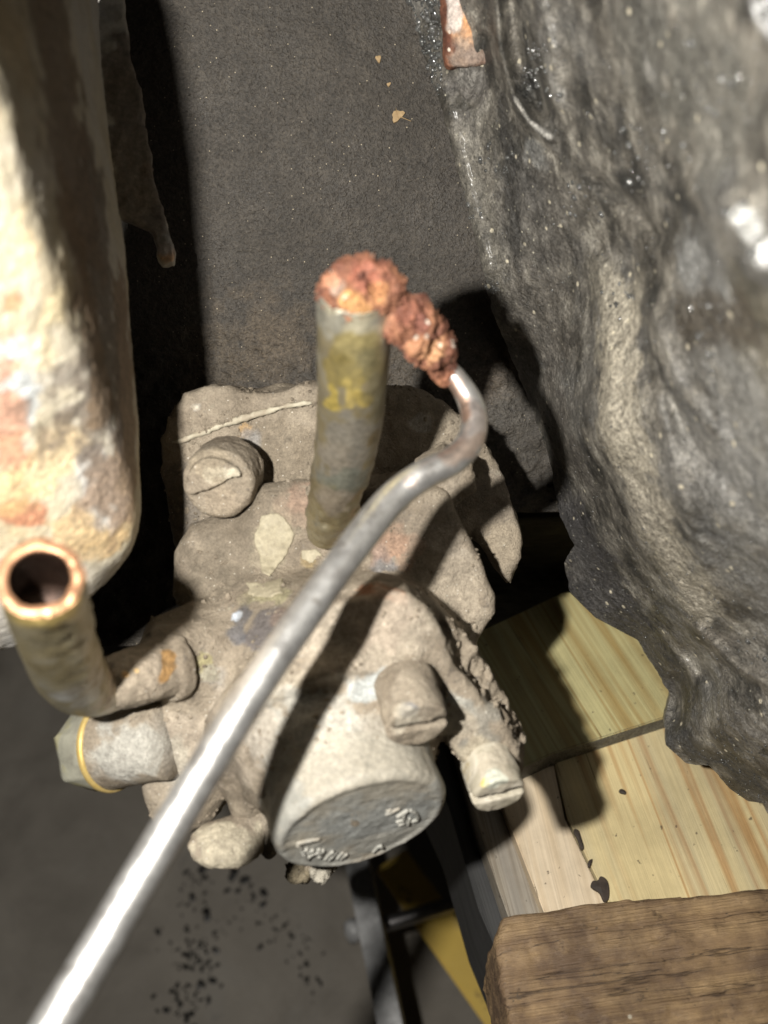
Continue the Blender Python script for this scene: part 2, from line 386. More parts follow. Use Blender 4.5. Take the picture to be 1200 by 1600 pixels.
# oil drips: thin splats lying on the concrete
M_oil = mat('old_oil', [(.3, (.012, .011, .01)), (.7, (.03, .028, .025))], 200, 3, (.35, .6))
def splats():
    rs = random.Random(9); V, F = [], []
    pts = [(365, 1365, 9), (383, 1375, 7), (412, 1395, 6), (411, 1413, 5), (324, 1430, 8), (372, 1392, 4), (355, 1392, 4), (318, 1358, 7), (320, 1372, 4), (291, 1363, 4), (300, 1402, 5), (392, 1385, 3), (396, 1400, 4)]
    for cx, cy, n, sp, mx in ((300, 1500, 55, 42, 5), (290, 1570, 50, 40, 6), (435, 1450, 22, 28, 4), (305, 1385, 24, 30, 3), (400, 1420, 16, 30, 3), (480, 1530, 16, 26, 4), (470, 1470, 12, 30, 3), (330, 1450, 22, 45, 3)):
        for _ in range(n): pts.append((rs.gauss(cx, sp * .55), rs.gauss(cy, sp * .7), rs.uniform(1.2, mx) * rs.uniform(.5, 1)))
    for px, py, r in pts:
        c = W(onlevel(px, py, CAM_H * 1000))[0]; c[2] = .0006; R = r * .33 / 1000; b = len(V); nn = 11
        V.append((c[0], c[1], .0012))
        ph = rs.random() * 6
        for k in range(nn):
            a = 2 * math.pi * k / nn; q = R * (1 + .3 * math.sin(2 * a + ph) + .22 * rs.uniform(-1, 1)); V.append((c[0] + q * math.cos(a), c[1] + 1.15 * q * math.sin(a), .0004))
        for k in range(nn): F.append((b, b + 1 + k, b + 1 + (k + 1) % nn))
    me = bpy.data.meshes.new('oil_drips'); me.from_pydata(V, [], F); me.materials.append(M_oil)
    o = bpy.data.objects.new('oil_drips', me); COL.objects.link(o); tag(o, 'black oil drips spattered over the grey concrete floor', 'oil spots', kind='stuff')
splats()

# ------------------------------------------------------------------ grids with depth (castings seen from the front)
def tps(pts, lam=1.0):
    A = np.array(pts, float); X = A[:, :2] / 100; z = A[:, 2]; n = len(A)
    r = np.linalg.norm(X[:, None] - X[None], axis=-1); K = np.where(r > 0, r * r * np.log(r + 1e-9), 0) + lam * .01 * np.eye(n)
    Pm = np.c_[np.ones(n), X]; M = np.block([[K, Pm], [Pm.T, np.zeros((3, 3))]]); s = np.linalg.solve(M, np.r_[z, 0, 0, 0])
    def f(px, py):
        q = np.stack([px, py], -1) / 100; rr = np.linalg.norm(q[..., None, :] - X, axis=-1)
        return (np.where(rr > 0, rr * rr * np.log(rr + 1e-9), 0) @ s[:n]) + s[n] + q @ s[n + 1:]
    return f
def gridF(nr, nc, wrap=False):
    i, j = np.meshgrid(np.arange(nr - 1), np.arange(nc - 1), indexing='ij'); a = (i * nc + j).ravel()
    return np.stack([a, a + nc, a + nc + 1, a + 1], 1)
def interp_line(line, n):
    L = np.array(line, float); s = np.r_[0, np.cumsum(np.linalg.norm(np.diff(L, axis=0), axis=1))]
    t = np.linspace(0, s[-1], n); return np.stack([np.interp(t, s, L[:, k]) for k in range(L.shape[1])], 1)

# engine block side: rough dark sheet casting behind the pump
def build_block():
    top = interp_line([(-60, -60), (960, -60)], 400)
    bot = interp_line([(-60, 1010), (600, 1010), (742, 800), (868, 800), (960, 800)], 400)
    n = 430; t = np.linspace(0, 1, n)[:, None, None]
    G = top[None] * (1 - t) + bot[None] * t
    px, py = G[..., 0], G[..., 1]
    f = tps([(0, 0, 229), (300, 0, 227), (640, 0, 231), (300, 300, 238), (700, 300, 243), (300, 600, 252), (700, 600, 254), (850, 700, 256), (0, 600, 252), (300, 1010, 262), (850, 800, 262), (960, 0, 233), (960, 800, 262)])
    D = f(px, py)
    V = P3(px, py, D)
    q = V.reshape(-1, 3)
    amp = 1.0 * fbm(q, .04, 1, 3) + .07 * fbm(q, .25, 2, 8) + .10 * fbm(q, 1.2, 2, 4)
    rm = np.clip((py.ravel() - 480) / 120, 0, 1)          # crusty towards the pump
    amp += rm * (.9 * fbm(q, .3, 4, 21))
    # short crack left of the pipe
    nrm = np.array([0, .15, .99])
    q = q + amp[:, None] * nrm
    front = q.reshape(V.shape)
    # skirt going 25 mm back along the bottom and the sides
    bk = front[-1:] + np.array([0, 0, -25.0]); Vv = np.concatenate([front, bk], 0)
    F = gridF(Vv.shape[0], Vv.shape[1])
    Vf = Vv.reshape(-1, 3)
    A = tint(Vf, [(425, 540, 9, (.095, .073, .05), .75), (340, 560, 9, (.07, .055, .038), .7), (620, 560, 8, (.07, .055, .038), .6), (800, 650, 8, (.065, .058, .048), .7), (760, 590, 5, (.15, .12, .09), .6)], 2, 1.6)
    o = obj('engine_block', Vf, F[:, ::-1], M_wall, attr=A)
    tag(o, 'rough black painted side of the engine block behind the fuel pump', 'engine block'); return o, front
def P3(px, py, D): return np.stack([(px - 600) * D / FPX, (800 - py) * D / FPX, -D], -1)
blk, blkfront = build_block()
bf = blkfront.reshape(-1, 3)

# greasy casting on the right
def build_casting():
    left = interp_line([(622, -60), (640, 0), (662, 80), (690, 170), (715, 270), (742, 370), (770, 490), (800, 560), (832, 640), (860, 720), (872, 800), (896, 850), (882, 880), (890, 925), (930, 965), (996, 1000), (1047, 1085), (1038, 1130), (1042, 1165), (1072, 1193), (1110, 1197), (1140, 1232), (1168, 1252), (1192, 1254), (1215, 1300), (1260, 1350)], 420)
    wob = fbm(np.c_[left, np.zeros(len(left))], .09, 3, 6) * 2.2; left = left + np.c_[wob, wob * .5]
    n = 420; ty = np.linspace(0, 1, n)
    right = np.stack([np.full(n, 1330.0), -60 + 1420 * ty ** 1.0], 1)
    m = 260; s = (np.linspace(0, 1, m) ** 1.05)[None, :, None]
    G = left[:, None] * (1 - s) + right[:, None] * s
    px, py = G[..., 0], G[..., 1]
    f = tps([(640, 0, 226), (700, 200, 230), (770, 490, 238), (832, 640, 247), (872, 800, 256), (885, 880, 262), (930, 965, 264), (996, 1000, 262), (1047, 1085, 260), (1040, 1165, 256), (1110, 1197, 250), (1192, 1254, 244),
             (740, 60, 214), (790, 150, 212), (830, 210, 208), (780, 300, 224), (830, 400, 222), (880, 560, 226), (930, 430, 208), (945, 560, 204), (940, 680, 206), (1000, 830, 214), (1060, 930, 222), (1105, 1010, 228),
             (900, 760, 243), (960, 900, 250), (1040, 1010, 248), (1080, 1080, 246),
             (900, 60, 178), (1000, 100, 158), (1200, 0, 118), (1200, 200, 122), (1200, 400, 130), (1050, 300, 164), (1040, 480, 174), (1200, 600, 146), (1080, 650, 178), (1200, 800, 165), (1100, 850, 194),
             (1200, 1000, 208), (1120, 1120, 232), (1170, 1100, 218), (1180, 1180, 226), (1330, 0, 100), (1330, 600, 125), (1330, 1300, 205)], 2)
    D = f(px, py)
    # raised seam curving down to (860,215) and a groove beside it
    def line(pts, r, h):
        nonlocal D
        d = np.full(px.shape, 1e9)
        for (a, b), (c, e) in zip(pts, pts[1:]):
            ex, ey = c - a, e - b; t = np.clip(((px - a) * ex + (py - b) * ey) / (ex * ex + ey * ey), 0, 1)
            d = np.minimum(d, np.hypot(px - a - t * ex, py - b - t * ey))
        D = D - h * np.exp(-(d / r) ** 2)
    line([(772, -20), (782, 80), (800, 150), (826, 190), (858, 216)], 9, 4.0)
    line([(757, 60), (752, 130), (738, 160)], 8, -3.0)
    line([(690, 130), (715, 230), (762, 420)], 12, 2.0)
    line([(800, -20), (815, 100), (850, 170)], 16, -6.0)
    line([(835, -20), (860, 80), (868, 160)], 14, 4)
    line([(935, 420), (950, 560), (945, 680), (1000, 830), (1095, 985)], 22, 4.0)
    line([(980, 400), (1010, 560), (1090, 700), (1200, 820)], 18, -3.0)
    line([(1010, 470), (1060, 600), (1120, 680)], 12, 2.5)
    line([(1090, 985), (1150, 1040), (1230, 1090)], 8, 3.0)
    line([(1060, 1060), (1055, 1120)], 14, -4.0)
    line([(1075, 1020), (1110, 1070)], 10, -4.0)
    line([(940, 290), (990, 320), (1030, 370)], 12, -4)
    line([(1030, 590), (1060, 770), (1100, 880)], 14, 3)
    line([(1110, 300), (1180, 410)], 35, 8)
    q = P3(px, py, D).reshape(-1, 3)
    edge = np.clip(s[..., 0] / .12, 0, 1) * np.ones_like(px); right_ = np.clip((px - 900) / 120, .25, 1)
    lump = 1.2 * fbm(q * np.array([1, .7, .8]), .04, 3, 31) + .7 * np.abs(fbm(q, .11, 3, 33)) 
    fine = .28 * fbm(q, .35, 3, 35) + .22 * fbm(q, 1.0, 2, 36)
    amp = (lump * right_.ravel() * edge.ravel() + fine * (.5 + .5 * edge.ravel()))
    q = q + amp[:, None] * unit([-.45, 0, .9])
    front = q.reshape(n, m, 3)
    b1 = front[:, :1] + np.array([1.5, 0, -7.0]); b2 = front[:, :1] + np.array([12, 8, -30.0])
    Vv = np.concatenate([b2, b1, front], 1); F = gridF(n, m + 2); Vf = Vv.reshape(-1, 3)
    A = tint(Vf, [(960, 500, 8, (.34, .305, .24), .9, 970, 700), (1010, 790, 8, (.30, .27, .215), .85, 1080, 930), (930, 440, 6, (.22, .2, .16), .6), (1110, 1000, 3, (.2, .18, .15), .6, 1200, 1090),
                  (900, 860, 12, (.055, .052, .052), .8, 990, 1010), (880, 780, 8, (.06, .056, .055), .7), (1050, 1130, 5, (.03, .03, .03), .8, 1130, 1200),
                  (840, 500, 12, (.075, .066, .055), .6), (830, 330, 12, (.055, .05, .045), .5), (725, 140, 5, (.13, .12, .11), .7), (715, 250, 4, (.13, .12, .1), .7, 765, 430),
                  (1100, 150, 14, (.13, .125, .108), .6), (1000, 60, 10, (.10, .096, .082), .6), (1150, 600, 9, (.21, .205, .19), .7, 1180, 800), (870, 330, 7, (.11, .1, .085), .6), (1100, 420, 9, (.11, .11, .105), .6), (1060, 380, 6, (.05, .045, .035), .8), (1180, 520, 9, (.09, .08, .055), .7),
                  (1100, 700, 12, (.17, .165, .155), .55), (1170, 900, 12, (.14, .14, .135), .55), (1150, 960, 4, (.03, .026, .02), .8), (1150, 1130, 7, (.14, .13, .115), .6), (1170, 1230, 6, (.035, .034, .032), .8), (1075, 420, 6, (.26, .26, .25), .75), (1185, 395, 2.2, (.7, .7, .68), .9), (1150, 325, 1.3, (.5, .5, .48), .8, 1170, 360), (1190, 10, 3, (.6, .6, .6), .8), (1130, 470, 3, (.2, .2, .19), .7), (800, 150, .8, (.4, .38, .34), .8, 826, 190), (826, 190, .8, (.5, .48, .44), .8, 858, 216), (840, 60, 2.2, (.26, .25, .23), .7, 862, 150), (1010, 120, 2, (.22, .21, .19), .7), (815, 60, 2, (.02, .02, .018), .8, 822, 140), (780, 160, 2.4, (.03, .028, .025), .8, 800, 380), (1080, 330, 2, (.02, .02, .018), .7, 960, 280), (1160, 500, 4, (.05, .04, .028), .8, 1060, 490), (830, 240, 3, (.2, .2, .19), .6), (720, 120, 3, (.2, .19, .17), .6), (860, 620, 7, (.09, .08, .068), .6, 900, 740)], 7, .8)  # whitish spots and seam lines put specular glints into the colour
    return Vf, F, A
cv, cf, ca = build_casting()
castroot = thing('greasy_casting', P(760, 500, 245), 'lumpy grease-blackened casting with wet and painted-on highlights filling the right side', 'engine casting')
obj('casting', cv, cf[:, ::-1], M_grease, castroot, attr=ca)
# rusty stud set in the casting at the top edge
def stud():
    a, b = P(728, -40, 215.5), P(738, 104, 221.5)
    X, Y, Z = basis(unit(b - a), (0, 0, 1))
    f = lambda p: s_cyl(p, (a + b) / 2, Z, 5.6, np.linalg.norm(b - a) / 2, 1.0)
    V, F = nets(f, np.minimum(a, b) - 8, np.maximum(a, b) + 8, .45, lambda p: .3 * fbm(p, .5, 3, 2) )
    A = tint(V, [(735, 30, 3.4, (.62, .33, .16), .85, 738, 65), (705, 40, 1.6, (.62, .55, .5), .9, 702, 5), (765, 10, 2, (.55, .52, .5), .8), (735, 92, 4, (.28, .24, .2), .7)], 4)
    obj('stud', V, F, M_rust, castroot, attr=A)['label'] = 'orange rusted stud end'
stud()
# glossy beads added beside the stud and over the casting to make glints
M_glint = mat('glint_beads', [(.3, (.04, .04, .038)), (.7, (.12, .12, .115))], 200, 3, (.06, .22), spec=1.0, bumps=((600, .0003, 3),))
def beads():
    rs = random.Random(3); V, F = [], []
    ico = bmesh.new(); bmesh.ops.create_icosphere(ico, subdivisions=1, radius=1); iv = np.array([v.co[:] for v in ico.verts]); fi = [[v.index for v in f.verts] for f in ico.faces]; ico.free()
    u = 600 + cv[:, 0] / -cv[:, 2] * FPX; vv = 800 - cv[:, 1] / -cv[:, 2] * FPX
    ok = np.where((u > 640) & (u < 1215) & (vv > -10) & (vv < 1260))[0]; nr = np.random.RandomState(5)
    cand = nr.choice(ok, 1500)
    near = [i for i in ok if 640 < u[i] < 690 and -10 < vv[i] < 150]; cand2 = nr.choice(near, 150)
    hot = []
    for (a, b, rr, m_) in ((1185, 390, 26, 14), (1150, 325, 20, 8), (1195, 15, 22, 10), (840, 80, 16, 14), (862, 150, 14, 8), (1105, 560, 22, 6), (965, 470, 30, 12), (1100, 500, 30, 8), (740, 330, 14, 12), (770, 450, 12, 12), (835, 120, 22, 26), (780, 250, 30, 20), (1020, 240, 60, 24), (1100, 120, 60, 18), (900, 330, 50, 20), (1180, 1010, 30, 10)):
        dd = ok[np.hypot(u[ok] - a, vv[ok] - b) < rr]
        if len(dd): hot += list(nr.choice(dd, m_))
    for lst, lo_, hi_ in ((cand, .08, .26), (cand2, .3, .9), (hot, .25, .7)):
        for i in lst:
            r = lo_ + (hi_ - lo_) * rs.random() ** 2; b = len(V); sc_ = np.array([rs.uniform(.7, 1.4), rs.uniform(.7, 1.4), .7])
            V.extend(iv * r * sc_ + cv[i]); F.extend([[b + k for k in f] for f in fi])
    obj('glint_grit', np.array(V), F, M_glint, castroot, kind='stuff')['label'] = 'glossy grains added in the grease to make glints'
beads()

# ------------------------------------------------------------------ debris on the block
M_leaf = mat('dry_leaf', [(.3, (.26, .17, .08)), (.7, (.42, .30, .16))], 400, 5, (.6, .8), bumps=((900, .0002, 3),))
def chip(px, py, r, label, seed, asp=1.6, col=M_leaf, src=bf, name='leaf_scrap', cat='leaf scrap', tails=0):
    rs = random.Random(seed); c = hit(src, px, py) + np.array([0, 0, .25]); n = 12; V, F = [c + [0, 0, .45 * r * .3 + .15]], []
    ang = rs.random() * 3
    ring = []
    for lay, h in ((1, .15), (1.0, -.45)):
        for k in range(n):
            a = 2 * math.pi * k / n; q = r * lay * (1 + .25 * math.sin(3 * a + seed)); x, y = q * math.cos(a) * asp, q * math.sin(a)
            V.append(c + np.array([x * math.cos(ang) - y * math.sin(ang), x * math.sin(ang) + y * math.cos(ang), h]))
    for k in range(n):
        k2 = (k + 1) % n; F.append((0, 1 + k, 1 + k2)); F.append((1 + k, 1 + n + k, 1 + n + k2, 1 + k2))
    if tails:
        for t in range(tails):
            a = -.4 + t * 2.2; L = r * 3.2; d = np.array([math.cos(a), math.sin(a), .05]); sd = np.array([-d[1], d[0], 0]) * .13; b = len(V)
            V += [c - sd, c + sd, c + d * L + sd * .4, c + d * L - sd * .4, c + [0, 0, .3], c + d * L + [0, 0, .2]]
            F += [(b, b + 3, b + 5, b + 4), (b + 1, b + 4, b + 5, b + 2)]
    o = obj(name, np.array(V), F, col, smooth=False); tag(o, label, cat)
chip(625, 188, 1.0, 'brown curled leaf scrap with thin stalks stuck to the black block', 3, 1.5, tails=2)
chip(597, 98, .55, 'tiny pale chip near the top of the black engine block', 5, 1.3, name='grit_chip', cat='grit')
chip(608, 140, .35, 'smallest brown chip between the pale chip and the leaf scrap', 8, 1.3, name='grit_chip', cat='grit')

# ------------------------------------------------------------------ rusty manifold, left
def build_manifold():
    root = thing('exhaust_manifold', P(60, 900, 170), 'pale flaking rust-stained exhaust manifold leaning in at the left', 'exhaust manifold')
    E = [(-40, -60, 124), (-12, 60, 126), (8, 160, 129), (40, 300, 136), (86, 430, 146), (132, 560, 158), (178, 690, 174), (206, 780, 183), (210, 830, 185), (184, 872, 186), (124, 930, 188), (50, 990, 190), (-40, 1012, 190)]
    Sx = [(150, -60, 196), (158, 60, 196), (168, 160, 195), (186, 300, 193), (200, 430, 195), (211, 560, 197), (219, 690, 199), (219, 780, 200), (216, 838, 198), (190, 884, 196), (132, 940, 196), (60, 1000, 196), (-40, 1024, 196)]
    rows = 300; m1, m2, m3 = 110, 70, 16
    def res(L): 
        L = np.array(L, float); t = np.linspace(0, 1, rows); k = np.linspace(0, 1, len(L)); 
        # arclength driven by the first outline so both share parameters
        return np.stack([np.interp(t, TT, L[:, j]) for j in range(3)], 1)
    Ea = np.array(E, float); TT = np.r_[0, np.cumsum(np.linalg.norm(np.diff(Ea[:, :2], axis=0), axis=1))]; TT /= TT[-1]
    e = res(E); s = res(Sx)
    l = e.copy(); l[:, 0] = np.minimum(e[:, 0] - 30, -170); l[:, 1] = -60 + 1060 * np.linspace(0, 1, rows); l[:, 2] = 112 + 62 * np.linspace(0, 1, rows) ** 1.5
    e3 = P3(e[:, 0], e[:, 1], e[:, 2]); s3 = P3(s[:, 0], s[:, 1], s[:, 2]); l3 = P3(l[:, 0], l[:, 1], l[:, 2])
    b3 = s3 + np.array([-6, 0, -22.0])
    def seg(a, b, n, bulge=0, bd=(0, 0, 1)):
        t = np.linspace(0, 1, n, endpoint=False)[None, :, None]; return a[:, None] * (1 - t) + b[:, None] * t + bulge * (4 * t * (1 - t)) * np.array(bd)
    G = np.concatenate([seg(l3, e3, m1, 3.0), seg(e3, s3, m2, .8, (1, 0, 0)), seg(s3, b3, m3), b3[:, None]], 1)
    # soften the front corner
    for _ in range(60):
        H = G.copy(); G[:, 1:-1] = .5 * H[:, 1:-1] + .25 * (H[:, 2:] + H[:, :-2])
        H = G.copy(); G[1:-1] = .5 * H[1:-1] + .25 * (H[2:] + H[:-2])
    n, m = G.shape[:2]; V = G.reshape(-1, 3); F = gridF(n, m)
    N = normals(V, F)
    V = V - N * (.35 * fbm(V, .08, 2, 40) + .13 * fbm(V, .5, 3, 41) + .09 * np.abs(fbm(V, 1.0, 2, 42)))[:, None] * np.sign(-N[:, 2:3].mean())
    A = tint(V, [(25, 560, 3.2, (.50, .54, .56), .8, 30, 650), (15, 580, 2, (.55, .25, .13), .7), (20, 480, 1.5, (.6, .27, .14), .8), (30, 808, 2.4, (.42, .18, .10), .9, 55, 810), (10, 640, 2.5, (.52, .25, .14), .8, 30, 720),
                 (110, 700, 5, (.70, .52, .28), .6, 80, 740), (90, 480, 3, (.66, .55, .34), .7), (60, 560, 3, (.72, .6, .38), .6), (120, 830, 4, (.62, .42, .2), .6, 180, 850), (20, 400, 4, (.74, .58, .34), .6), (150, 730, 3.5, (.58, .58, .58), .7, 180, 800), (20, 780, 3, (.62, .42, .2), .7),
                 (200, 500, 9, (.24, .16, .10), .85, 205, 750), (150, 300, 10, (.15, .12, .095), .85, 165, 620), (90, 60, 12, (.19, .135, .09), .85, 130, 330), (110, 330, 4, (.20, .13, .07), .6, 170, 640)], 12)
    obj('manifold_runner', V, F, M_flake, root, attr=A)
    # thin rusty strip seen behind the runner
    out = [(90, -60), (190, -60), (197, 30), (205, 90), (214, 128), (222, 135), (226, 185), (236, 240), (240, 275), (250, 310), (262, 350), (276, 395), (272, 412), (255, 414), (246, 400), (238, 360), (90, 300)]
    c = P(262, 350, 219); f = lambda p: s_prism(p, out, c, (0.2, -.05, .97), 3.5, .8)
    V, F = nets(f, P(60, 460, 226) - [3, 3, 4], P(300, -110, 200) + [6, 14, 14], .6, lambda p: .35 * fbm(p, .45, 3, 5) + .25 * fbm(p, 1.1, 2, 6))
    A = tint(V, [(266, 398, 1.8, (.45, .25, .12), .9), (256, 375, 2.2, (.30, .30, .29), .8, 250, 350), (236, 270, 1.5, (.35, .24, .13), .7), (225, 190, 1.3, (.28, .27, .25), .8), (205, 100, 6, (.14, .11, .085), .8, 225, 330)], 3)
    o = obj('heat_shield_strip', V, F, M_flake, root, attr=A); o['label'] = 'thin rusted strip with a ragged edge and broken orange tip'
build_manifold()

# ------------------------------------------------------------------ fuel pump
pump = thing('fuel_pump', P(500, 1000, 225), 'dirt-caked mechanical fuel pump bolted to the black engine block', 'fuel pump')
cax = unit([.288, -.723, .63])                      # axis of the lower cover, pointing down towards the viewer
fn = unit([.05, -.12, .99])                         # flange normal
C0 = P(566, 1290, 187)

# mounting flange
FL = [(262, 652), (284, 614), (330, 600), (360, 604), (400, 612), (440, 602), (490, 600), (560, 604), (640, 602), (700, 636), (745, 672), (772, 712), (798, 760), (816, 830), (814, 880), (800, 918), (778, 890), (738, 830), (640, 900), (300, 900), (270, 850), (262, 800), (248, 738), (246, 700)]
def f_fl(p):
    d = s_prism(p, FL, P(520, 720, 224), fn, 12, 1.6)
    up = s_prism(p, [(262, 652), (284, 614), (330, 600), (400, 610), (490, 600), (520, 604), (520, 628), (430, 640), (350, 664), (272, 700), (250, 694)], P(400, 640, 221), fn, 9, 1.2)
    return sm(d, up, .6)
V, F = nets(f_fl, P(225, 940, 243) - [3, 3, 4], P(835, 580, 215) + [3, 3, 4], .6, lambda p: .75 * fbm(p, .16, 3, 1) + .3 * fbm(p, .6, 3, 2))
A = tint(V, [(310, 630, 1.0, (.62, .56, .46), .9), (280, 760, 5, (.12, .11, .10), .55, 290, 830), (440, 690, 6, (.17, .14, .10), .5, 480, 720), (385, 680, 1.3, (.45, .28, .12), .6), (398, 690, 1.6, (.3, .29, .28), .7),
             (680, 690, 6, (.34, .29, .22), .5), (655, 665, 2.2, (.42, .40, .36), .6), (780, 850, 5, (.36, .30, .22), .5), (780, 780, 5, (.20, .17, .14), .5)], 3)
obj('mounting_flange', V, F, M_dust, pump, attr=A); flange_V = V
# gasket edge: cream ridge arching over the left bolt
def ridge():
    pts = [(268, 698), (290, 692), (330, 678), (370, 662), (410, 650), (450, 641), (492, 636)]
    path = [hit(V, *q) + [0, 0, .05] for q in pts]; v, f = sweep(path, [.35, .7, .55, .6, .5, .5, .4], 12, 8)
    v = rough(v, f, .38, .9, 3, 2); obj('gasket_edge', v, f, M_gask, pump)['label'] = 'thin cream gasket edge'
M_gask = mat('cream_gasket', [(.3, (.34, .30, .22)), (.6, (.48, .44, .34))], 300, 5, (.7, .9), bumps=((700, .0003, 4),), flecks=[(240, .5, .62, (.32, .27, .2), .9)])
ridge()

# main body
def f_body(p):
    d = s_prism(p, [(330, 800), (290, 815), (268, 860), (266, 930), (300, 985), (400, 1010), (560, 1000), (660, 960), (640, 800), (560, 770), (440, 775), (410, 800)], P(450, 880, 211), unit([0, .12, .99]), 22, 5)
    lobe = s_prism(p, [(560, 770), (640, 745), (700, 770), (730, 830), (752, 865), (776, 930), (776, 958), (742, 1008), (715, 985), (660, 935), (600, 950)], P(690, 880, 210), unit([.15, -.05, .98]), 9, 2.2)
    d = sm(d, lobe, 1.2)
    up = s_cone(p, P(430, 800, 216), P(640, 790, 216), 6, 6); d = sm(d, up, 4)
    # neck and shoulder above the lower chamber
    d = sm(d, s_cone(p, P(420, 1000, 213), P(560, 1020, 207), 13, 13), 5)
    C1 = C0 - 19 * cax
    d = sm(d, s_cone(p, C1 - cax * 14 + [0, 0, 0], C1, 17, 19), 3)
    d = sm(d, s_cyl(p, C1 - cax * 2, cax, 22.5, 4.2, 1.6), 1.5)
    d = sm(d, s_cyl(p, C1 + cax * 4.5, cax, 18, 3.4, 1.2), 1.0)
    # right arm with its lug
    pc, pn = P(680, 1060, 188.5), unit([.17, -.2, .96])
    plate = s_prism(p, [(480, 950), (545, 936), (600, 926), (642, 928), (668, 950), (690, 985), (714, 1038), (758, 1096), (798, 1140), (818, 1178), (806, 1216), (770, 1226), (744, 1222), (718, 1185), (700, 1150), (600, 1160), (480, 1080)], pc, pn, 14, 1.6)
    d = sm(d, plate, 2.0)
    skirt = s_prism(p, [(560, 945), (642, 930), (684, 950), (714, 980), (742, 1012), (768, 1052), (794, 1098), (814, 1136), (824, 1184), (802, 1216), (744, 1216), (700, 1160), (600, 1140)], pc - pn * 8, pn, 20, 1.5)
    d = sm(d, skirt, 2.5)
    d = sm(d, s_cone(p, P(768, 1150, 202), P(776, 1190, 199), 5.0, 5.0), 2)
    # raised boss for near screw
    d = sm(d, s_cone(p, P(622, 1046, 191), P(634, 1084, 186), 5.2, 5.2), 2)
    # left shoulder, inlet boss
    d = sm(d, s_cone(p, P(330, 1030, 205), P(275, 1030, 200), 9, 7.0), 2.5)
    d = sm(d, s_cone(p, P(300, 975, 207), P(255, 990, 204), 3.8, 3.2), 2.5)
    lo_ = s_prism(p, [(238, 1075), (216, 1105), (208, 1160), (212, 1244), (230, 1292), (288, 1316), (328, 1292), (350, 1240), (460, 1220), (470, 1080), (330, 1040)], P(330, 1170, 200), unit([-.12, -.1, .98]), 16, 4.5)
    d = sm(d, lo_, 3)
    d = sm(d, s_cone(p, P(395, 1215, 202), P(392, 1290, 206), 5, 3), 2)
    return d
def d_body(p):
    k = np.exp(-(np.maximum(0, np.abs(s_cone(p, P(712, 1000, 194), P(800, 1136, 199), 0, 0)) - 1.5) / 3.0) ** 2)
    fl = vn(p @ np.array([[.9, .35, 0], [-.35, .9, 0], [0, 0, 1.]]) * np.array([.9, .35, .8]), 1.0, 9)
    return .4 * fbm(p, .13, 2, 12) + .17 * fbm(p, .5, 3, 13) + k * (-.3 + 1.5 * fl + .7 * fbm(p, .8, 2, 3))
V, F = nets(f_body, P(205, 1330, 235) - [2, 4, 6], P(830, 720, 180) + [10, 8, 10], .52, d_body)
body_V = V
A = tint(V, [
    (425, 830, 3.4, (.42, .37, .27), .9, 415, 862), (480, 866, 1.6, (.42, .31, .13), .7), (390, 925, 2.2, (.36, .33, .20), .8, 430, 925), (345, 880, 8, (.22, .185, .14), .5, 320, 930),
    (410, 965, 3.5, (.13, .12, .125), .8, 400, 985), (375, 955, 2.0, (.10, .10, .11), .8), (363, 957, 1.0, (.58, .64, .72), .95), (370, 985, 2, (.12, .12, .13), .8), (435, 955, 2, (.2, .15, .12), .7),
    (575, 915, 3.0, (.38, .17, .09), .85, 610, 915), (620, 860, 2.5, (.36, .20, .13), .55), (640, 880, 2.6, (.40, .24, .16), .4, 650, 850), (600, 880, 2.5, (.20, .20, .21), .7), (450, 790, 3.0, (.38, .27, .20), .5, 490, 820), (585, 870, 1.5, (.13, .13, .14), .7),
    (400, 850, 13, (.19, .158, .118), .45), (690, 850, 9, (.24, .20, .155), .4), (540, 1000, 9, (.37, .315, .25), .5), (325, 1030, 2.0, (.38, .34, .18), .8, 330, 1060), (335, 1060, 2.3, (.34, .32, .29), .6), (295, 1085, 1.2, (.45, .40, .2), .8),
    (420, 1090, 6, (.42, .37, .29), .6), (540, 1010, 8, (.45, .39, .31), .6, 620, 1000), (600, 960, 6, (.46, .38, .30), .6), (560, 1075, 2.0, (.50, .55, .56), .7, 610, 1055), (420, 1150, 6, (.42, .41, .37), .7, 500, 1130),
    (360, 1150, 8, (.42, .36, .29), .5, 280, 1180), (260, 1280, 4, (.46, .38, .28), .6), (480, 1160, 5, (.45, .42, .36), .6, 600, 1150), (690, 1090, 3, (.42, .42, .38), .7, 720, 1120), (740, 1150, 5, (.24, .23, .20), .7), (745, 1190, 3, (.42, .36, .26), .6), (710, 1140, 3.5, (.42, .35, .26), .6),
    (700, 900, 6, (.42, .36, .28), .6, 740, 970), (700, 840, 4, (.38, .33, .27), .5), (250, 1190, 4, (.38, .36, .30), .5), (610, 850, 4, (.36, .23, .16), .5), (480, 770, 3.5, (.34, .23, .17), .6), (520, 900, 3, (.15, .12, .09), .5), (330, 900, 6, (.19, .16, .12), .6), (560, 790, 3, (.12, .10, .08), .6)], 5, .4)
obj('pump_body', V, F, M_dust, pump, attr=A)
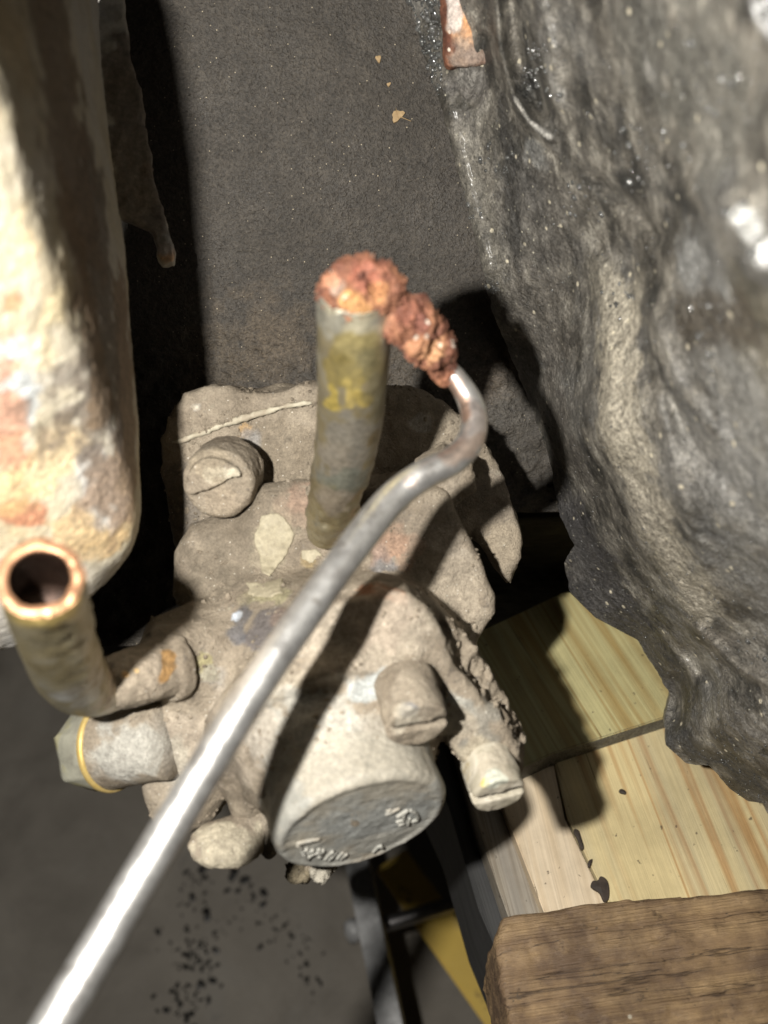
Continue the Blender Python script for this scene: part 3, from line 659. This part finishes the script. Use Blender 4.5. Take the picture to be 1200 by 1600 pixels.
# thin flakes of old paint lying on the casting
M_flk = mat('old_paint_flake', [(.3, (.28, .245, .17)), (.6, (.35, .31, .22))], 300, 5, (.6, .85), bumps=((800, .0002, 4),), grain=[(1200, .8, 1.2)])
def flake(pix, th, label, m_=M_flk, src=None):
    c = hit(body_V, *np.mean(pix, 0)); src = src or (lambda p: f_body(p) + d_body(p))
    lo_ = np.min([P(a, b, -c[2]) for a, b in pix], 0); hi_ = np.max([P(a, b, -c[2]) for a, b in pix], 0)
    v, f = nets(lambda p: np.maximum(src(p) - th, np.maximum(s_prism(p, pix, c + [0, 0, 8], np.array([0, 0, 1.]), 16, .1) + .25 * fbm(p, .8, 2, 3), -src(p) - 1.2)), lo_ - [1, 1, 5], hi_ + [1, 1, 5], .28)
    o = obj('paint_flake', v, f, m_, pump); o['label'] = label
flake([(402, 806), (430, 800), (446, 818), (456, 836), (446, 860), (430, 884), (418, 906), (404, 896), (398, 872), (388, 846)], .45, 'cream paint flake below the left bolt')
flake([(366, 915), (400, 918), (432, 910), (436, 930), (410, 940), (380, 936)], .3, 'greenish paint flake above the waist of the body')
flake([(466, 862), (490, 858), (500, 870), (484, 882), (466, 878)], .3, 'small ochre paint flake beside the pick')

# crumbs of dried dirt sticking to the castings
def crumbs():
    nr = np.random.RandomState(8); rs = random.Random(8); V_, F_ = [], []
    ico = bmesh.new(); bmesh.ops.create_icosphere(ico, subdivisions=1, radius=1); iv = np.array([v.co[:] for v in ico.verts]); fi = [[v.index for v in f.verts] for f in ico.faces]; ico.free()
    for src, n in ((body_V, 2600), (flange_V, 1100)):
        clus = fbm(src, .22, 2, 77); pr = np.clip(clus + .35, .02, 1) ** 2; pr = pr * (src[:, 2] > -226); pr /= pr.sum()
        for i in nr.choice(len(src), n, p=pr):
            r_ = .1 + .42 * rs.random() ** 3; b = len(V_); q = iv * r_ * (1 + .35 * nr.uniform(-1, 1, (len(iv), 1))) * nr.uniform(.7, 1.4, 3)
            V_.extend(q + src[i]); F_.extend([[b + k for k in f] for f in fi])
    obj('dirt_crumbs', np.array(V_), F_, M_dust, pump, smooth=False, kind='stuff')
crumbs()
# round lower cover with raised characters
def f_cup(p):
    d = s_cyl(p, C0 - cax * 8.5, cax, 15.4, 8.7, 2.0); d = sm(d, s_cyl(p, C0 - cax * 15, cax, 15.9, 5, 1.5), 4)
    d = sub(d, s_cyl(p, C0 + cax * .55, cax, 13.4, .62, .5), 1.2)
    return d
V, F = nets(f_cup, C0 - [22, 20, 26], C0 + [22, 28, 18], .4, lambda p: .16 * fbm(p, .2, 3, 51) + .07 * fbm(p, .9, 2, 52))
A = tint(V, [(560, 1290, 7, (.30, .31, .30), .7, 620, 1275), (500, 1180, 8, (.36, .32, .25), .6, 640, 1180), (470, 1320, 3, (.45, .41, .33), .5)], 6)
cup = obj('lower_cover', V, F, M_alu, pump, attr=A); cup['label'] = 'round grey cast cover with raised characters'
def letters():
    VV, FF = [], []
    c0 = np.array([420, 1240.]); k = 1 / 4.286
    st = [(190, 335, 345, 300), (195, 345, 225, 375), (215, 385, 262, 370), (255, 395, 300, 375), (262, 425, 300, 400), (335, 372, 352, 415), (310, 400, 370, 380), (375, 440, 430, 385), (400, 445, 450, 395), (455, 435, 500, 390), (480, 440, 520, 400), (230, 400, 262, 440), (330, 430, 362, 410),
          (780, 140, 875, 98), (790, 118, 820, 105), (860, 152, 930, 108), (855, 190, 925, 165), (870, 208, 905, 200), (930, 205, 945, 160), (945, 112, 985, 130), (985, 130, 1000, 165), (955, 185, 995, 175), (905, 170, 900, 140), (700, 390, 735, 350), (740, 350, 765, 362)]
    for a, b, c, d in st:
        q = [onplane(*(c0 + k * np.array(z)), C0 - cax * .2, cax) for z in ((a, b), ((a + c) / 2, (b + d) / 2), (c, d))]
        v, f = sweep(q, [.38, .42, .36], 8, 3); v = rough(v, f, .15, 1.1, 2, 5); o = len(VV); VV += list(v); FF += [tuple(i + o for i in x) for x in f]
    obj('raised_characters', np.array(VV), FF, M_alu, cup)
letters()

# bolts and screws
def headed(name, f, c, r, mat_, spots, seed, label=None, h=.35, amp=(.35, .2), frq=(.35, 1.1)):
    V, F = nets(f, c - r, c + r, h, lambda p: amp[0] * fbm(p, frq[0], 3, seed) + amp[1] * fbm(p, frq[1], 2, seed + 1))
    A = tint(V, spots, seed, .35); o = obj(name, V, F, mat_, pump, attr=A)
    if label: o['label'] = label
    return o
def s_hex(p, c, ax, r, h, rd=.8, rot=0):
    X, Y, Z = basis(ax); q = p - c; x, y = q @ X, q @ Y; d = -1e9
    for k in range(3):
        a = rot + math.pi * k / 3; d = np.maximum(d, np.abs(x * math.cos(a) + y * math.sin(a)) - r)
    dx = d + rd; dy = np.abs(q @ Z) - h + rd
    return np.minimum(np.maximum(dx, dy), 0) + np.sqrt(np.maximum(dx, 0) ** 2 + np.maximum(dy, 0) ** 2) - rd
ba = unit([-.12, -.34, .93])
cb = P(345, 750, 210)
def f_b1(p):
    d = s_cyl(p, cb - ba * 2.4, ba, 7.0, 5.4, 1.5)
    a, b = P(298, 778, 205), P(392, 734, 205); t = unit(b - a); nrm = unit(np.cross(t, ba)); nrm = nrm if nrm[1] > 0 else -nrm
    q = p - (a + b) / 2
    slab = np.maximum(np.maximum(-(q @ nrm), (q @ nrm) - 6), np.abs((p - cb) @ ba - 2.7) - 1.9); rad = np.linalg.norm((p - cb) - ((p - cb) @ ba)[..., None] * ba, axis=-1) - 5.6
    return sm(d, np.maximum(slab, rad), .5)
headed('hex_bolt', f_b1, cb, 11, M_dust, [(330, 752, 1.7, (.50, .45, .35), .95, 375, 735), (340, 785, 4, (.33, .27, .20), .6), (330, 720, 4, (.30, .25, .18), .6)], 61, 'mud-caked bolt head left of the inlet pipe', .35, (.22, .14))
cb2 = P(695, 742, 215)
headed('hex_bolt', lambda p: s_hex(p, cb2, unit([.05, -.3, .95]), 5.4, 4.0, 1.4, .1), cb2, 10, M_dust, [(695, 760, 3, (.34, .29, .23), .6)], 63, 'bolt head half hidden under the bent pick')
def slotted(c, ax, r, h, sd, tilt):
    X, Y, Z = basis(ax)
    sdv = unit(X * math.cos(tilt) + Y * math.sin(tilt)); sn = np.cross(Z, sdv)
    def f(p):
        q = p - c; d = s_cyl(p, c, Z, r, h, .6)
        slot = np.maximum(np.abs(q @ sn) - .95, -(q @ Z) + h - 2.3)
        return sub(d, slot, .25)
    return f
s1 = P(641, 1098, 182.5); sa = unit([.22, -.64, .72])
headed('slotted_screw', slotted(s1, sa, 5.3, 5.0, 0, .2), s1, 8, M_dust, [(640, 1085, 5, (.42, .36, .28), .6), (645, 1118, 1.4, (.24, .25, .27), .7), (640, 1135, 3, (.5, .45, .36), .7)], 65, 'slotted screw standing above the round cover', .24, (.12, .1))  # slot shade deepened by a darker tint
s2 = P(769, 1212, 193)
headed('slotted_screw', slotted(s2, sa, 4.8, 4.2, 0, .25), s2, 9, M_screw, [(770, 1195, 4, (.42, .37, .29), .7), (750, 1218, 1.0, (.6, .48, .12), .8), (775, 1228, 2.2, (.50, .54, .46), .6)], 67, 'slotted screw at the end of the right arm', .24, (.14, .1))
# lower left lug and the crumbs of the hidden screw
lg = P(354, 1318, 199)
headed('cover_lug', lambda p: sm(s_ell(p, lg, np.array(basis(unit([.25, -.6, .75]))), (7.0, 3.1, 5.0)), s_cone(p, lg + [2, 0, -4], P(396, 1280, 204), 3.2, 3.4), 2), lg, 12, M_dust, [(350, 1318, 6, (.46, .41, .31), .8)], 69, 'pale rounded lug below the left side', .35, (.14, .1))
lg2 = P(418, 1312, 203)
headed('cover_lug', lambda p: s_cone(p, P(418, 1250, 204), P(422, 1328, 203), 4.2, 1.6), lg2, 12, M_dust, [(420, 1320, 3, (.38, .33, .26), .6)], 71, 'narrow lug hard against the round cover', .4, (.25, .15))
for k, (px, py, r) in enumerate(((466, 1362, 1.9), (500, 1360, 1.9))):
    c = P(px, py, 208)
    headed('cover_screw_end', lambda p: s_ell(p, c, np.eye(3), (2.6 if k == 0 else 2.9, 2.1, 4.0)), c, 7, M_dust, [(px, py, 4, ((.24, .20, .13), (.45, .42, .35))[k], .8)], 73 + k, ('dark', 'pale')[k] + ' crusted screw end peeping below the cover', .3, (.5, .3), (.5, 1.2))

# inlet pipe
ip = [P(556, 452, 164), P(552, 560, 174), P(546, 660, 186), P(532, 740, 196), P(517, 800, 204), P(508, 828, 211)]
V, F = sweep(ip, [5.9, 5.75, 5.6, 5.2, 4.1, 3.6], 72, 26, inner=(4.2, 6))
V = rough(V, F, -.09, .5, 3, 4)
k = np.clip((-V[:, 2] - 190) / 10, 0, 1); N = normals(V, np.array(F)); V = V + N * (k * .7 * fbm(V, .35, 3, 6))[:, None]
A = tint(V, [(530, 500, 6, (.40, .385, .32), .95, 590, 520), (560, 520, 2.2, (.55, .50, .36), .8, 600, 530), (520, 470, 2.0, (.62, .58, .45), .8), (545, 590, 4.2, (.34, .27, .08), .75, 560, 560), (520, 622, 1.5, (.56, .44, .12), .9, 510, 640), (550, 625, 1.3, (.55, .43, .13), .85, 580, 635), (548, 600, .8, (.58, .46, .16), .8, 545, 640),
             (550, 690, 5, (.32, .30, .26), .9, 545, 740), (520, 720, 4, (.36, .32, .26), .7), (550, 760, 4, (.22, .24, .20), .7), (590, 690, 1.6, (.20, .15, .07), .8), (520, 790, 3, (.36, .31, .25), .8), (512, 480, 1.3, (.6, .56, .42), .8), (580, 500, 1.4, (.52, .46, .32), .7), (590, 560, 2.5, (.22, .2, .12), .6, 600, 640)], 9, .4)
inlet = obj('inlet_pipe', V, F, M_brass, pump, attr=A); inlet['label'] = 'upright tarnished inlet pipe with yellow streaks'
# dirt collar at the foot of the pipe
cc = P(510, 800, 207)
headed('dirt_collar', lambda p: sm(s_cone(p, P(492, 770, 206), P(508, 806, 207), 2.0, 2.6), s_cone(p, P(508, 806, 207), P(545, 800, 209), 2.6, 1.4), 1), cc, 10, M_dust, [], 77, None, .35, (.5, .3))
# rust crust on the pipe mouth
tc_ = P(556, 447, 163.5); pax = unit(P(556, 452, 164) - P(552, 560, 174))
def f_crust(p):
    d = s_cyl(p, tc_ - pax * 1.0, pax, 5.6, 1.4, .8)
    for (a, b, D, rr) in ((522, 446, 163, 1.9), (545, 426, 162, 2.3), (572, 418, 161.5, 2.0), (596, 430, 162, 2.1), (615, 444, 163, 2.0), (560, 452, 161, 2.2), (590, 468, 162, 1.7), (604, 462, 163, 2.2), (532, 466, 162.5, 1.5)):
        d = sm(d, s_ball(p, P(a, b, D), rr), 1.2)
    return sub(d, s_ball(p, P(576, 426, 158.5), 1.5), .4)
V, F = nets(f_crust, tc_ - 11, tc_ + 11, .22, lambda p: .38 * fbm(p, .8, 3, 81) + .42 * fbm(p, 2.4, 2, 82))
A = tint(V, [(540, 472, 1.6, (.48, .26, .10), .7, 570, 480), (575, 425, 2.4, (.30, .11, .07), .8), (520, 450, 1.6, (.36, .28, .22), .6), (600, 460, 1.6, (.44, .22, .09), .6), (572, 424, .8, (.08, .03, .02), .9), (515, 440, 1.6, (.45, .22, .13), .7)], 8)
obj('rust_crust', V, F, M_rust, inlet, attr=A)

# outlet elbow, brass, open end up
op = [P(62, 902, 142), P(76, 955, 153), P(92, 1008, 165), P(108, 1048, 176), P(136, 1072, 186), P(180, 1066, 192), P(262, 1035, 200)]
V, F = sweep(op, [5.6, 5.6, 5.6, 5.6, 5.2, 4.8, 4.8], 72, 20, inner=(3.85, 13))
V = rough(V, F, -.07, .5, 3, 14)
kk = np.clip((V[:, 0] - P(165, 1070, 190)[0]) / 4, 0, 1); V = V + normals(V, np.array(F)) * (kk * .4 * fbm(V, .5, 3, 6))[:, None]
A = tint(V, [(60, 965, 5, (.50, .38, .13), .8, 90, 960), (85, 945, 2.5, (.6, .48, .2), .7, 60, 950), (60, 945, 2.2, (.72, .54, .2), .9, 100, 930), (80, 1010, 3.4, (.20, .17, .10), .7), (100, 1030, 3, (.34, .28, .15), .6), (130, 1020, 2.5, (.42, .38, .28), .6), (110, 1095, 2.4, (.50, .50, .48), .85), (150, 1090, 3, (.44, .43, .40), .8),
             (225, 1045, 7, (.36, .30, .23), .97, 195, 1060), (150, 1075, 4, (.34, .30, .24), .8), (200, 1080, 3, (.42, .38, .3), .8), (258, 1050, 1.5, (.36, .22, .08), .8), (200, 1050, .7, (.7, .42, .2), .8), (222, 1045, .5, (.65, .42, .18), .8)], 10)
# copper-coloured lip
cpt = P(60, 898, 142); dl = np.linalg.norm(V - cpt, axis=1); axs = unit(op[1] - op[0]); al = (V - cpt) @ axs
lip = np.clip((1.0 - al) / .6, 0, 1) * (dl > 3.4); A[:, :3] = A[:, :3] * (1 - lip[:, None]) + np.array([.46, .25, .14]) * lip[:, None]; A[:, 3] = np.maximum(A[:, 3], lip)
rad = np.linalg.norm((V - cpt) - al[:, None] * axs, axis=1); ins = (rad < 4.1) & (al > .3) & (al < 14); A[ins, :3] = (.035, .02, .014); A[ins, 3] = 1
o = obj('outlet_elbow', V, F, M_brass, pump, attr=A); o['label'] = 'bent brass outlet elbow with an open copper-coloured mouth'

fc = P(225, 1052, 193)
def f_fit(p):
    a, b = P(196, 1062, 190), P(256, 1044, 195); ax_ = unit(b - a)
    d = s_cone(p, a, b, 5.0, 5.3)
    return sm(d, s_cyl(p, P(268, 1040, 196.5), ax_, 6.4, 1.5, .8), .5)
headed('pipe_fitting', f_fit, fc, 12, M_dust, [(222, 1040, 5, (.34, .285, .22), .7), (200, 1048, .45, (.7, .45, .2), .9), (218, 1042, .4, (.7, .5, .25), .9), (264, 1060, 1.3, (.30, .17, .06), .9, 268, 1020)], 79, 'dusty rounded fitting joining the elbow to the body', .3, (.2, .14))  # tiny bright spots are glints put into the tint
# side plug with yellow washer
pa = P(262, 1158, 200); pb = pa + 21.5 * unit([-.87, -.16, -.45]); pd = unit(pb - pa); Lp = np.linalg.norm(pb - pa)
def lathe(prof, a, d, n=64, wob=0, seed=0, hexr=None):
    X, Y, Z = basis(d, (0, 0, 1)); V, F = [], []
    for (z, r) in prof:
        for k in range(n):
            t = 2 * math.pi * k / n
            rr = r
            if hexr and z > hexr: rr = r * .93 / max(math.cos((t % (math.pi / 3)) - math.pi / 6), .1) 
            V.append(a + Z * z + rr * (math.cos(t) * X + math.sin(t) * Y))
    m = len(prof)
    for i in range(m - 1):
        for k in range(n): k2 = (k + 1) % n; F.append((i * n + k, i * n + k2, (i + 1) * n + k2, (i + 1) * n + k))
    V = np.array(V)
    if wob: V = rough(V, F, wob, .45, 3, seed)
    return V, F
V, F = lathe([(0, .1), (0, 6.9)] + [(Lp * .62 * i / 20, 6.9 + 1.3 * (i / 20) ** 1.5) for i in range(1, 21)] + [(Lp * .63, .1)], pa, pd, wob=.1, seed=4)
A = tint(V, [(180, 1180, 6, (.42, .41, .37), .8, 210, 1180)], 3)
plug = obj('side_plug', V, F, M_dust, pump, attr=A); plug['label'] = 'pale grey round plug on the left side'
V, F = lathe([(Lp * .60, .1), (Lp * .60, 8.3), (Lp * .615, 8.6), (Lp * .65, 8.6), (Lp * .665, 8.3), (Lp * .67, .1)], pa, pd, wob=.06)
M_yel = mat('yellow_passivated_zinc', [(.3, (.50, .34, .08)), (.6, (.62, .47, .20)), (.8, (.5, .46, .34))], 200, 5, (.35, .55), metal=.4, bumps=((600, .0001, 3),))
obj('washer', V, F, M_yel, plug)['label'] = 'golden yellow sealing washer'
V, F = lathe([(Lp * .665, 7.9), (Lp * .69, 8.1), (Lp * .9, 7.9), (Lp * .97, 7.0), (Lp, 5.0), (Lp, .1)], pa, pd, 96, .1, 3, hexr=Lp * .7)
M_plug = mat('stained_plug', [(.3, (.22, .21, .17)), (.5, (.36, .35, .28)), (.65, (.42, .38, .18)), (.8, (.40, .40, .36))], 130, 6, (.35, .6), metal=.3, bumps=((500, .0002, 4),))
obj('plug_head', V, F, M_plug, plug)

# ------------------------------------------------------------------ rust lump and the bent pick
def f_lump(p):
    d = s_cone(p, P(612, 490, 166), P(676, 540, 173), 2.8, 3.2)
    for (a, b, D, rr) in ((605, 478, 165, 2.2), (620, 512, 166, 2.6), (640, 484, 166, 2.6), (658, 474, 167, 1.7), (660, 500, 168, 2.8), (680, 510, 170, 2.2), (646, 530, 168, 2.9), (690, 538, 172, 2.4), (672, 556, 172, 2.5), (700, 556, 174, 1.6), (650, 552, 170, 1.7), (596, 462, 164, 2.2), (618, 470, 165, 2.3)):
        d = sm(d, s_ball(p, P(a, b, D), rr), 1.2)
    d = d + .35; return sm(d, s_cone(p, P(680, 552, 174.5), P(698, 584, 178.5), 2.5, 2.1), 1)
lc = P(652, 520, 170)
V, F = nets(f_lump, lc - 14, lc + 14, .22, lambda p: .38 * fbm(p, .8, 3, 91) + .42 * fbm(p, 2.4, 2, 92))
A = tint(V, [(640, 550, 2.0, (.5, .25, .13), .6, 680, 560), (640, 490, 3.5, (.24, .09, .06), .5), (665, 510, 1.2, (.20, .08, .06), .7), (600, 500, 2, (.42, .22, .13), .5), (690, 550, 2, (.60, .34, .18), .6)], 11)
lump = obj('rust_lump', V, F, M_rust, attr=A, origin=P(612, 500, 168))
tag(lump, 'crumbly red-brown rust lump bridging the pipe mouth and the pick tip', 'rust lump')
rp = [P(690, 566, 177), P(712, 590, 178), P(734, 626, 178), P(741, 660, 176.5), P(732, 694, 175), P(704, 722, 173.5), P(660, 744, 172), P(618, 775, 171), P(576, 824, 167.5), P(516, 905, 162), P(394, 1082, 152.5), P(232, 1350, 143), P(50, 1660, 133)]
V, F = sweep(rp, [1.4, 1.75, 2.05, 2.15, 2.25, 2.35, 2.45, 2.5, 2.52, 2.52, 2.54, 2.58, 2.62], 48, 22)
V = rough(V, F, .07, .12, 2, 3)
A = tint(V, [(742, 640, 2.6, (.62, .50, .44), .55, 738, 690), (712, 590, 1.2, (.6, .5, .46), .4), (755, 690, 1.6, (.60, .44, .34), .6, 700, 700), (705, 610, 1.3, (.55, .32, .22), .7, 720, 650), (640, 745, 1.2, (.5, .36, .28), .5)], 13)
pick = obj('metal_pick', V, F, M_steel, attr=A, origin=P(50, 1660, 139)); tag(pick, 'long shiny steel pick with a hooked tip crossing diagonally in front', 'pick')

# ------------------------------------------------------------------ timber
def board(name, pix, k, th, grain, mat_, label, sdf=False, seed=0, bev=.3, side=None, group='timber blocks stacked under the engine'):
    """pix outlines the top face, on the level k mm below the camera; grain = two pixels along the fibres"""
    T = np.array([onlevel(a, b, k) for a, b in pix]); a, b = W(onlevel(*grain[0], k))[0], W(onlevel(*grain[1], k))[0]
    ang = math.atan2(b[1] - a[1], b[0] - a[0]); R = np.array(Matrix.Rotation(ang, 3, 'Z'))
    Tw = W(T); z1 = Tw[0, 2]; z0 = z1 - th / 1000; c = Tw.mean(0); c[2] = z0
    L = (Tw - c) @ R
    area = sum(L[i - 1, 0] * L[i, 1] - L[i, 0] * L[i - 1, 1] for i in range(len(L)))
    if area < 0: L = L[::-1]
    if not sdf:
        bm = bmesh.new(); vs = [bm.verts.new((x, y, 0)) for x, y, _ in L]; f = bm.faces.new(vs)
        r = bmesh.ops.extrude_face_region(bm, geom=[f]); bmesh.ops.translate(bm, verts=[v for v in r['geom'] if isinstance(v, bmesh.types.BMVert)], vec=(0, 0, th / 1000))
        bmesh.ops.bevel(bm, geom=bm.edges[:], offset=bev / 1000, segments=2, affect='EDGES', clamp_overlap=True)
        bmesh.ops.recalc_face_normals(bm, faces=bm.faces[:]); me = bpy.data.meshes.new(name); side_ix = [i for i, f in enumerate(bm.faces) if abs(f.normal.z) < .6]; bm.to_mesh(me); bm.free()
    else:
        Lm = L[:, :2] * 1000
        def f(p):
            d2 = poly2(p[..., :2], Lm) + bev; dz = np.abs(p[..., 2] - th / 2) - th / 2 + bev
            return np.minimum(np.maximum(d2, dz), 0) + np.sqrt(np.maximum(d2, 0) ** 2 + np.maximum(dz, 0) ** 2) - bev
        def dd(p): return .55 * fbm(p * [.12, 1, 1], .22, 3, seed) + .3 * fbm(p * [.25, 1, 1], .9, 3, seed + 1) + .22 * fbm(p, .5, 3, seed + 2)
        V, F = nets(f, [*(Lm.min(0) - 3), -2], [*(Lm.max(0) + 3), th + 2], .75, dd)
        V = V / 1000
        me = bpy.data.meshes.new(name); n = len(F)
        me.vertices.add(len(V)); me.vertices.foreach_set('co', V.astype(np.float32).ravel()); me.loops.add(n * 4); me.loops.foreach_set('vertex_index', F.astype(np.int32).ravel())
        me.polygons.add(n); me.polygons.foreach_set('loop_start', np.arange(0, 4 * n, 4, dtype=np.int32)); me.update(calc_edges=True); me.polygons.foreach_set('use_smooth', [True] * n)
    me.materials.append(mat_)
    if side:
        me.materials.append(side)
        for i in side_ix: me.polygons[i].material_index = 1
    o = bpy.data.objects.new(name, me); COL.objects.link(o); o.location = c; o.rotation_euler = (0, 0, ang)
    tag(o, label, 'board', group); return o
GR = ((900, 960), (1010, 1250))
M_dim = woodmat('shaded_timber', (.10, .09, .055), (.06, .05, .03), (.08, .075, .05), 200, bump=.0005, stain=(.04, .034, .022))  # for the block in shade, its dimness put into the wood colour
M_cut = woodmat('dirty_cut_end', (.24, .23, .19), (.07, .065, .055), (.12, .115, .10), 500)
# planks at one level; the upper one a few mm proud
board('wood_plank', [(700, 1010), (880, 925), (1330, 925), (1330, 1030), (1040, 1121), (862, 1178), (780, 1216)], 247, 36, ((950, 1000), (1030, 1120)), M_pine, 'greenish treated pine plank, upper one, its cut end showing as a thin grey edge', seed=1, side=M_cut)
board('wood_plank', [(862, 1170), (1040, 1110), (1330, 1020), (1330, 1600), (1045, 1600), (951, 1409), (887, 1277)], 253, 30, ((960, 1160), (1060, 1420)), M_pine2, 'striped yellow pine plank marked by a small black knot', seed=2)
board('wood_plank', [(730, 1080), (845, 1085), (882, 1277), (946, 1409), (1040, 1600), (930, 1600), (848, 1420), (790, 1270)], 254, 36, ((830, 1150), (900, 1420)), M_cream, 'narrow cream pine plank between the yellow and grey planks', seed=3)
board('wood_plank', [(700, 1120), (800, 1110), (800, 1270), (860, 1425), (940, 1600), (860, 1600), (791, 1423), (745, 1290)], 258, 34, ((740, 1200), (800, 1420)), M_grey, 'narrow weathered grey plank beside the cream one', seed=4)
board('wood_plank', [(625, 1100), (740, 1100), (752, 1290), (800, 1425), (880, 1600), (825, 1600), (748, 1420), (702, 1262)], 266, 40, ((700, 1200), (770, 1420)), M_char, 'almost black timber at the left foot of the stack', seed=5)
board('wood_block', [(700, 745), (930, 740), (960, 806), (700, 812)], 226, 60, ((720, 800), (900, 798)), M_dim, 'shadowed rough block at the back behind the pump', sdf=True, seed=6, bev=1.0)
board('wood_board', [(783, 1430), (800, 1428), (860, 1424), (920, 1412), (960, 1409), (1050, 1401), (1110, 1397), (1330, 1362), (1330, 1700), (812, 1700), (772, 1480)], 224, 28, ((790, 1560), (1200, 1500)), M_old, 'old dark brown board in the bottom right corner', sdf=True, seed=7, bev=1.4)
# timbers carrying the stack down to the floor
board('wood_beam', [(760, 1010), (1330, 960), (1330, 1300), (860, 1350)], 310, 200, ((900, 1000), (1000, 1250)), M_grey, 'hidden squared timber carrying the planks', seed=8) if False else None
# knot, resin blots and splits
M_knot0 = 0
M_knot = mat('dark_knot', [(.3, (.02, .014, .01)), (.7, (.05, .035, .025))], 500, 3, (.6, .8))
def blot(pix, k, label, name='bark_blot', cat='bark stain'):
    for _ in range(2):
        q = []
        for (a, b), (c, d) in zip(pix, pix[1:] + pix[:1]): q += [(.75 * a + .25 * c, .75 * b + .25 * d), (.25 * a + .75 * c, .25 * b + .75 * d)]
        pix = q
    T = np.array([onlevel(a, b, k - .5) for a, b in pix]); c = T.mean(0); V = [c + UPC * .15] + list(T) + list(T - UPC * .9); n = len(T)
    F = [(0, 1 + i, 1 + (i + 1) % n) for i in range(n)] + [(1 + i, 1 + n + i, 1 + n + (i + 1) % n, 1 + (i + 1) % n) for i in range(n)]
    o = obj(name, np.array(V), F, M_knot, smooth=False); tag(o, label, cat)
blot([(967, 1234), (972, 1232), (978, 1236), (979, 1241), (973, 1240), (968, 1238)], 253, 'small black knot on the striped yellow plank', 'wood_knot', 'knot')
blot([(926, 1375), (934, 1377), (938, 1367), (949, 1375), (952, 1390), (951, 1406), (944, 1410), (938, 1394), (930, 1390), (922, 1384)], 252.6, 'dark brown bark blot at the joint nearest the brown board')
blot([(896, 1295), (904, 1296), (908, 1310), (913, 1326), (908, 1328), (902, 1308), (897, 1302)], 252.6, 'slim bark sliver higher up along the plank joint')
blot([(920, 1344), (926, 1341), (924, 1350), (921, 1356), (918, 1350)], 252.6, 'tiny bark speck between the sliver and the larger blot')

# ------------------------------------------------------------------ stand under the pump
M_black = mat('scuffed_black_steel', [(.3, (.2, .2, .2)), (.55, (.38, .38, .38)), (.8, (.55, .55, .55))], 120, 8, (.35, .6), metal=.1, bumps=((500, .0002, 4),))
M_yellow = mat('yellow_paint', [(.3, (.66, .46, .10)), (.6, (.72, .50, .10)), (.8, (.55, .42, .2))], 60, 5, (.4, .6), bumps=((400, .0001, 3),), flecks=[(90, .62, .7, (.16, .10, .04), .7)])
M_tube = mat('dull_steel_tube', [(.3, (.16, .15, .15)), (.7, (.30, .29, .29))], 100, 4, (.3, .45), metal=.8)
st = thing('support_stand', onlevel(650, 1500, CAM_H * 1000 - 1), 'black steel stand with a yellow leg standing on the concrete below the pump', 'stand')
def bar(a, b, wx, wy, up, mat_, name, par, bev=.8, ang=False):
    Z = unit(b - a); X = unit(np.cross(up, Z)); Y = np.cross(Z, X)
    bm = bmesh.new(); L = np.linalg.norm(b - a)
    if not ang: prof = [(-wx, -wy), (wx, -wy), (wx, wy), (-wx, wy)]
    else: t = 2.0; prof = [(-wx, wy), (-wx, wy - t), (wx - t * 1.2, wy - t), (wx - t * 1.2, -wy), (wx, -wy), (wx, wy)]
    vs = [bm.verts.new((x, y, 0)) for x, y in prof]; f = bm.faces.new(vs); r = bmesh.ops.extrude_face_region(bm, geom=[f])
    bmesh.ops.translate(bm, verts=[v for v in r['geom'] if isinstance(v, bmesh.types.BMVert)], vec=(0, 0, L))
    bmesh.ops.bevel(bm, geom=bm.edges[:], offset=bev, segments=2, affect='EDGES', clamp_overlap=True); bmesh.ops.recalc_face_normals(bm, faces=bm.faces[:])
    V = np.array([a + v.co.x * X + v.co.y * Y + v.co.z * Z for v in bm.verts]); bm.verts.index_update(); F = [[v.index for v in f.verts] for f in bm.faces]; bm.free()
    return obj(name, V, F, mat_, par, smooth=False)
bar(P(556, 1330, 450), P(622, 1650, 405), 4.6, 7, (0, 0, 1), M_black, 'post', st)
bar(P(612, 1352, 496), P(838, 1668, 440), 8.2, 8, (.25, .2, .95), M_yellow, 'leg', st, ang=True)['label'] = 'yellow painted angle-iron leg'
V, F = sweep([P(575, 1452, 462), P(760, 1398, 470)], [3.3, 3.3], 24, 8); obj('cross_tube', V, F, M_tube, st)
V, F = lathe([(0, .1), (0, 5), (3, 5.5), (5, 4.5), (6, .1)], P(560, 1452, 448), unit([-.9, -.2, .3]), 6); obj('bolt_head', V, F, M_black, st)
